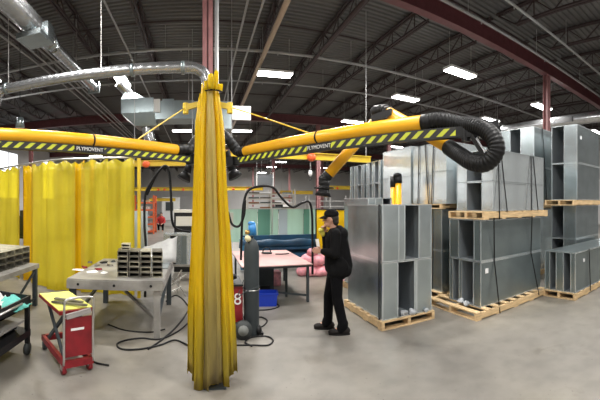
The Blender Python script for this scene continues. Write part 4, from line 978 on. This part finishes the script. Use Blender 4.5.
MB().cyl(c+V(0,0,.06),(c.x,c.y,2.95),.008,n=5).build('chain', chrome, T); MB().ell(c,(.06,.05,.09)).build('block', wht, T, True); MB().tube(cr([c+V(0,0,-.09),c+V(.03,0,-.15),c+V(-.01,0,-.2),c+V(-.04,0,-.16)]),.01,6).build('hook', blks, T, True)
crane(-2.3,-.1,11.2,3.1,.19,'yellow crane beam left of the bundle, at the end of the curtains',(-1.75,))
crane(-6.5,-.6,33,3.15,.34,'far yellow crane beam left of the bundle with red trolleys',(-4.0,-3.4,-1.6))
crane(-4.6,-2.2,31,2.1,.28,'lowest short yellow beam far behind the overhead cable')
crane(2.4,6.1,33,3.2,.36,'far yellow crane beam right of the bundle',(3.2,4.6))
crane(7.8,11.2,33,2.85,.36,'far yellow crane beam between bundle and hood')
crane(11.8,15,31,3.3,.36,'far yellow crane beam right of the black hood',(13,))
T = thing('unit_heater', 'dark grey box heater hanging in the far bay right of the bundle', 'heater', P(264,24,3.2))
c = P(264,24,3.35); MB().box(c.x-.55,c.x+.55,c.y-.4,c.y+.4,c.z-.4,c.z+.4).build('case', mat('heater_grey',(.12,.13,.14),.5), T); m = MB()
for dx in (-.57,.57): m.bar(c+V(dx,-.42,-.45),c+V(dx,-.42,.55),.06)
m.build('frame', wht, T); m = MB()
for dx in (-.5,.5): m.cyl(c+V(dx,0,.4),(c.x+dx,c.y,ZC),.012,n=5)
m.build('hanger_rods', chrome, T)
T = thing('machine_tool', 'grey machine tool standing far away by the back wall', 'machine', (9,38,0)); MB().box(8.2,10,38,39.5,0,2.0).build('housing', wht, T); MB().box(8.4,9.3,37.95,38,.8,1.7).build('door', blks, T)
T = thing('machine_tool', 'white press cabinet at the far left behind the orange rack', 'machine', (-3,36,0)); MB().box(-4,-2.2,36,37.5,0,2.4).build('housing', wht, T); MB().box(-3.6,-2.8,35.95,36,1,1.9).build('door', dgrey, T)

# ------------------------------------------------------------------ cables and hoses
def cable(pts, r, label, name='cable', m_=None):
    return tag(MB().tube(cr(pts, 10), r, 8).build(name, m_ or blk, smooth=True), label, name)
cable([V(-1.03,6.42,.03),pr(146,252,6.5),pr(144.5,225,6.5),pr(145,198,6.5),pr(149,186,6.45),pr(158,172,6.4),pr(165,166,6.4),pr(169,172,6.4),pr(171,195,6.4),pr(172,220,6.4),pr(177,229,6.5),pr(190,232,6.6)], .024, 'black overhead cable loop hanging left of the bundle')
cable([pr(147,195,6.55),pr(155,178,6.5),pr(162,167,6.45)], .02, 'thinner black cable beside the left overhead loop')
cable([pr(241,260,6.1),pr(242,225,6.1),pr(244,202,6.1),pr(249,190,6.1),pr(262,186,6.1),pr(273,187.5,6.1),pr(281,197,6.15),pr(292,207,6.2),pr(302,203,6.2),pr(309,202,6.25),pr(312,214,6.3),pr(312.5,245,6.3),pr(312.5,274,6.3)], .022, 'long black cable looping across right of the bundle down behind the table')
cable([pr(228,212,5.6),pr(232,224,5.6),pr(239,226,5.6),pr(244,215,5.6),pr(245,200,5.6)], .02, 'black hose looped beside the junction box right of the bundle', 'hose')
def F2(px, py, z=.012): return P(px, F_*CAMZ/(py-HZ), z)
cable([F2(190,322),F2(178,332),F2(160,340),F2(142,339),F2(126,341),F2(117,345),F2(122,350),F2(140,350),F2(160,346),F2(175,341),F2(190,347),F2(205,352)], .011, 'black floor hose looped between the red cart and the bundle', 'hose')
cable([F2(193,302),F2(184,318),F2(172,332),F2(156,345),F2(148,350)], .013, 'black floor cable running from the bundle to the table leg')
cable([F2(236,346),F2(252,346),F2(268,346),F2(273,341),F2(266,337),F2(252,338),F2(245,343),F2(252,347)], .010, 'thin black hose curled on the floor right of the bundle', 'hose')
cable([F2(256,330),F2(264,326),F2(267,321),F2(262,318),F2(256,318)], .010, 'small hose loop on the floor behind the gas cylinder', 'hose')
cable([F2(256,311),F2(270,310),F2(279,307),F2(276,304)], .010, 'thin cable on the floor in front of the blue bin')
cable([F2(108,325),F2(125,331),F2(150,333),F2(165,330)], .010, 'thin cable on the floor under the welding table')
cable([F2(166,302),F2(175,296),F2(183,300),F2(192,312)], .010, 'thin cable on the floor behind the welding table leg')
cable([cy+V(-.11,-.02,.75), cy+V(-.2,-.1,.55), cy+V(-.1,-.14,.62), cy+V(.1,-.1,.68)], .006, 'thin line slung round the gas cylinder', 'line', dgrey)

# ------------------------------------------------------------------ people
def remesh(mb, name, mm, parent, vox, smooth=3):
    o = mb.build(name, mm, parent, True)
    md = o.modifiers.new('r','REMESH'); md.mode = 'VOXEL'; md.voxel_size = vox; md.use_smooth_shade = True
    ms = o.modifiers.new('s','SMOOTH'); ms.iterations = smooth; ms.factor = .5
    dg = bpy.context.evaluated_depsgraph_get(); me = bpy.data.meshes.new_from_object(o.evaluated_get(dg))
    o.modifiers.clear(); o.data = me; me.materials.clear(); me.materials.append(mm)
    for p in me.polygons: p.use_smooth = True
    return o
pc = V(4.85*sin((335-200)/F_), 4.85*cos((335-200)/F_), 0); ph = (335-200)/F_
Fd = V(-cos(ph), sin(ph), 0); Ld = V(-sin(ph), -cos(ph), 0)
MP = Matrix(((Fd.x,Ld.x,0,pc.x),(Fd.y,Ld.y,0,pc.y),(0,0,1,0),(0,0,0,1)))
T = thing('person', 'person in black cap and long black hooded coat walking left with papers, hand at mouth', 'person', pc)
B = lambda: MB(MP)
def hand(m, wr, pd, side, curl=.6, L_=.078, up=V(0,0,1)):
    # palm from wrist along pd, five fingers
    pd = Vector(pd).normalized(); sd = Vector(side).normalized(); nn = pd.cross(sd).normalized(); wr = Vector(wr)
    pal = wr+pd*.045
    for k in (-1,-.33,.33,1): m.cap(wr+pd*.01+sd*k*.012, wr+pd*.085+sd*k*.03, .015,.0125,8)
    for k, ln in ((-1,.8),(-.33,1),(.33,.95),(1,.72)):
        b0 = wr+pd*.085+sd*k*.031; d1 = (pd*cos(curl*.6)+nn*sin(curl*.6)); b1 = b0+d1*.036*ln; d2 = pd*cos(curl*1.5)+nn*sin(curl*1.5); b2 = b1+d2*.026*ln; d3 = pd*cos(curl*2.3)+nn*sin(curl*2.3); b3 = b2+d3*.018*ln
        m.cap(b0,b1,.0098,.009,8); m.cap(b1,b2,.009,.0085,8); m.cap(b2,b3,.0085,.0075,8)
    t0 = wr+pd*.02-sd*.022; t1 = t0+(pd*.6-sd*.7+nn*.3).normalized()*.04; t2 = t1+(pd*.8-sd*.1+nn*.5).normalized()*.03
    m.cap(t0,t1,.0125,.011,8); m.cap(t1,t2,.0105,.009,8)
# key joints: (forward, left, up)
hd_ = V(.055,0,1.575)
hipL, hipR = V(-.02,.085,.90), V(.0,-.085,.90)
kneL, kneR = V(-.03,.10,.49), V(.09,-.09,.48)
ankL, ankR = V(-.115,.13,.10), V(.10,-.09,.10)
shL, shR = V(-.01,.175,1.37), V(.0,-.175,1.37)
elL, elR = V(-.0,.235,1.12), V(.12,-.22,1.16)
wrL, wrR = V(.17,.17,1.145), V(.15,-.10,1.37)
b_ = B()
b_.ell(hd_+V(0,0,.01),(.096,.078,.108)); b_.ell(hd_+V(.035,0,-.06),(.062,.055,.06)); b_.cap(hd_+V(-.02,0,-.08),V(-.01,0,1.36),.052,.06)
b_.cap(hd_+V(.092,0,.005),hd_+V(.112,0,-.025),.010,.014); b_.ell(hd_+V(.086,0,-.055),(.018,.026,.012)); b_.ell(hd_+V(.078,0,-.09),(.025,.03,.02))
for s in (-1,1): b_.ell(hd_+V(-.005,s*.078,-.01),(.018,.010,.03)); b_.ell(hd_+V(.08,s*.033,.012),(.012,.018,.012))
b_.cap(V(-.01,0,1.30),V(-.01,0,.98),.13,.125); b_.cap(shL,shR,.06,.06)
for sh, el, wr in ((shL,elL,wrL),(shR,elR,wrR)): b_.cap(sh,el,.048,.038); b_.cap(el,wr,.036,.025)
for h_, k_, a_ in ((hipL,kneL,ankL),(hipR,kneR,ankR)): b_.cap(h_,k_,.075,.052); b_.cap(k_,a_,.05,.035); b_.cap(a_,a_+V(.12,0,-.05),.035,.03)
hand(b_, wrL, (1,-.25,.05), (0,.1,-1), .75); hand(b_, wrR, (.12,.35,1), (1,0,-.1), .9)
body = remesh(b_, 'body', skin, T, .0065, 4)
b_ = B()   # coat
b_.cap(V(-.01,0,1.30),V(-.03,0,1.0),.155,.15); b_.cap(V(-.03,0,1.05),V(-.05,0,.88),.16,.165); b_.cap(V(-.06,0,1.25),V(-.12,0,.90),.13,.13); b_.cap(V(-.0,0,1.1),V(.0,0,.92),.15,.15)
b_.cap(V(-.07,0,1.35),V(-.155,.02,.93),.10,.095); b_.cap(V(-.15,-.05,.86),V(-.15,.09,.86),.085,.085); b_.cap(V(.0,-.06,.86),V(.0,.09,.86),.115,.115); b_.cap(V(0,-.12,1.385),V(0,.12,1.385),.075,.075); b_.ell(V(-.01,0,1.41),(.10,.10,.06))
b_.ell(V(-.10,0,1.36),(.09,.11,.10)); b_.ell(V(-.055,0,1.43),(.07,.09,.06))
for sh, el, wr in ((shL,elL,wrL),(shR,elR,wrR)): b_.cap(sh,el,.077,.066); b_.cap(el,el.lerp(wr,.9),.064,.048); b_.ell(el,(.07,.065,.07))
b_.ell(V(-.08,.17,.92),(.11,.05,.14))
remesh(b_, 'coat', cloth, T, .011, 4)
b_ = B()
b_.cap(V(-.02,-.03,.93),V(-.02,.03,.93),.135,.135)
for h_, k_, a_ in ((hipL,kneL,ankL),(hipR,kneR,ankR)): b_.cap(h_,k_,.098,.073); b_.cap(k_,a_+V(0,0,.01),.074,.066); b_.cap(a_+V(0,0,.05),a_+V(.03,0,-.02),.07,.066)
remesh(b_, 'trousers', cloth2, T, .011, 4)
for a_, tz in ((ankL,.0),(ankR,.0)):
    b_ = B(); q = V(a_.x,a_.y,0); b_.cap(q+V(-.05,0,.055),q+V(.15,.005,.042),.046,.040); b_.cap(q+V(-.04,0,.07),q+V(.02,0,.11),.045,.048); b_.ell(q+V(.15,.004,.04),(.06,.047,.035))
    for v in b_.v: v.z = max(v.z, .012)
    s_ = remesh(b_, 'shoe', shoem, T, .008, 3)
    m = B(); ol = []
    for k_ in range(20): w = 2*pi*k_/20; ol.append(q+V(.055+.148*cos(w), .047*sin(w)*(1+.15*cos(w)), 0))
    prism_pts = ol; m.add([(p.x,p.y,0) for p in ol]+[(p.x,p.y,.022) for p in ol],[tuple(range(19,-1,-1)),tuple(range(20,40))]+[(i,(i+1)%20,20+(i+1)%20,20+i) for i in range(20)]); m.build('sole', blk, s_)
b_ = B(); b_.ell(hd_+V(-.03,0,.015),(.082,.086,.088)); b_.ell(hd_+V(-.06,0,-.04),(.05,.07,.06)); remesh(b_,'hair',hairm,T,.008,3)
b_ = B(); b_.ell(hd_+V(-.005,0,.068),(.108,.09,.075)); b_.cyl(hd_+V(-.005,0,.035),hd_+V(-.005,0,.07),.1,.1)
b_.v = [v for v in b_.v]; cp = remesh(b_,'cap',cloth,T,.008,3)
m = B(); n_ = 10; vs = []
for j in range(4):
    for i in range(n_): w = (i/(n_-1)-.5)*2.2; r_ = .095+.075*j/3*cos(w*.8); vs.append(hd_+V(r_*cos(w)*1.02, r_*sin(w)*.85, .045-.012*j-.02*abs(w)*.3))
m.add(vs,[(j*n_+i,j*n_+i+1,(j+1)*n_+i+1,(j+1)*n_+i) for j in range(3) for i in range(n_-1)]); o = m.build('cap_brim', cloth, T, True); md = o.modifiers.new('s','SOLIDIFY'); md.thickness=.006
m = B()
for s in (-1,1): m.ell(hd_+V(.088,s*.032,.006),(.007,.012,.006))
m.build('eyes', hairm, T, True)
# held things
m = B(); m.add([V(.19,.14,1.10),V(.235,.10,1.09),V(.27,.09,1.30),V(.225,.13,1.31)],[(0,1,2,3)]); o = m.build('paper_sheet', paper); md = o.modifiers.new('s','SOLIDIFY'); md.thickness=.002; tag(o,'white sheet of paper held in the lower hand of the person','paper')
m = B(); m.cap(V(.17,-.05,1.355),V(.195,-.03,1.41),.032,.036); m.cyl(V(.195,-.03,1.40),V(.20,-.02,1.44),.038,.034); tag(m.build('yellow_cup', mat('yellow_green',(.62,.55,.08),.5), smooth=True),'yellow item held up to the mouth of the person','cup')

# distant worker crouching in red
pc2 = P(161,22); M2 = Matrix.Translation(pc2); T = thing('person', 'distant person in a red shirt bending beside the orange rack', 'person', pc2)
b_ = MB(M2); b_.ell((.02,-.05,1.06),(.09,.1,.12)); b_.cap((.02,0,.96),(0,.05,.9),.06,.08); b_.cap((0,.05,.85),(0,.1,.45),.16,.15)
for s in (-1,1): b_.cap((s*.19,.03,.83),(s*.25,-.08,.6),.055,.045); b_.cap((s*.25,-.08,.6),(s*.12,-.28,.5),.042,.03); b_.cap((s*.1,.08,.42),(s*.14,-.28,.42),.09,.065); b_.cap((s*.14,-.28,.42),(s*.13,-.16,.08),.06,.045); b_.cap((s*.13,-.16,.05),(s*.13,-.3,.04),.04,.035); hand(b_, (s*.12,-.28,.5), (-s*.3,-.7,-.3), (0,0,1), .7)
remesh(b_,'body',skin,T,.014,2)
b_ = MB(M2); b_.cap((0,.05,.84),(0,.1,.45),.18,.17); b_.cap((-.15,.04,.84),(.15,.04,.84),.08,.08)
for s in (-1,1): b_.cap((s*.19,.03,.83),(s*.25,-.08,.6),.072,.06); b_.cap((s*.25,-.08,.6),(s*.15,-.24,.52),.055,.045)
remesh(b_,'shirt',redcl,T,.016,2)
b_ = MB(M2)
for s in (-1,1): b_.cap((s*.1,.1,.40),(s*.14,-.28,.42),.11,.08); b_.cap((s*.14,-.28,.42),(s*.13,-.16,.09),.078,.06)
remesh(b_,'trousers',cloth2,T,.016,2)
MB(M2).ell((.02,-.03,1.11),(.098,.105,.10)).build('hair', hairm, T, True)

# ------------------------------------------------------------------ camera, world, view
cam = bpy.data.cameras.new('camera'); co = bpy.data.objects.new('camera', cam); COL.objects.link(co)
cam.type = 'PANO'; cam.panorama_type = 'CENTRAL_CYLINDRICAL'
cam.central_cylindrical_range_u_min = -300/F_; cam.central_cylindrical_range_u_max = 300/F_
cam.central_cylindrical_range_v_min = -(400-HZ)/F_; cam.central_cylindrical_range_v_max = HZ/F_
cam.central_cylindrical_radius = 1.0; cam.clip_start = .05; cam.clip_end = 200
co.location = (0,0,CAMZ); co.rotation_euler = (pi/2, 0, -100/F_)
S.camera = co
w = bpy.data.worlds.new('world'); S.world = w; w.use_nodes = True
w.node_tree.nodes['Background'].inputs[0].default_value = (.6,.65,.7,1); w.node_tree.nodes['Background'].inputs[1].default_value = .3
S.view_settings.view_transform = 'Standard'; S.view_settings.look = 'None'; S.view_settings.gamma = 1; S.view_settings.use_curve_mapping = False
S.view_settings.exposure = 0.0
S.cycles.use_denoising = True
S.cycles.max_bounces = 8; S.cycles.transparent_max_bounces = 24
S.cycles.sample_clamp_indirect = 6
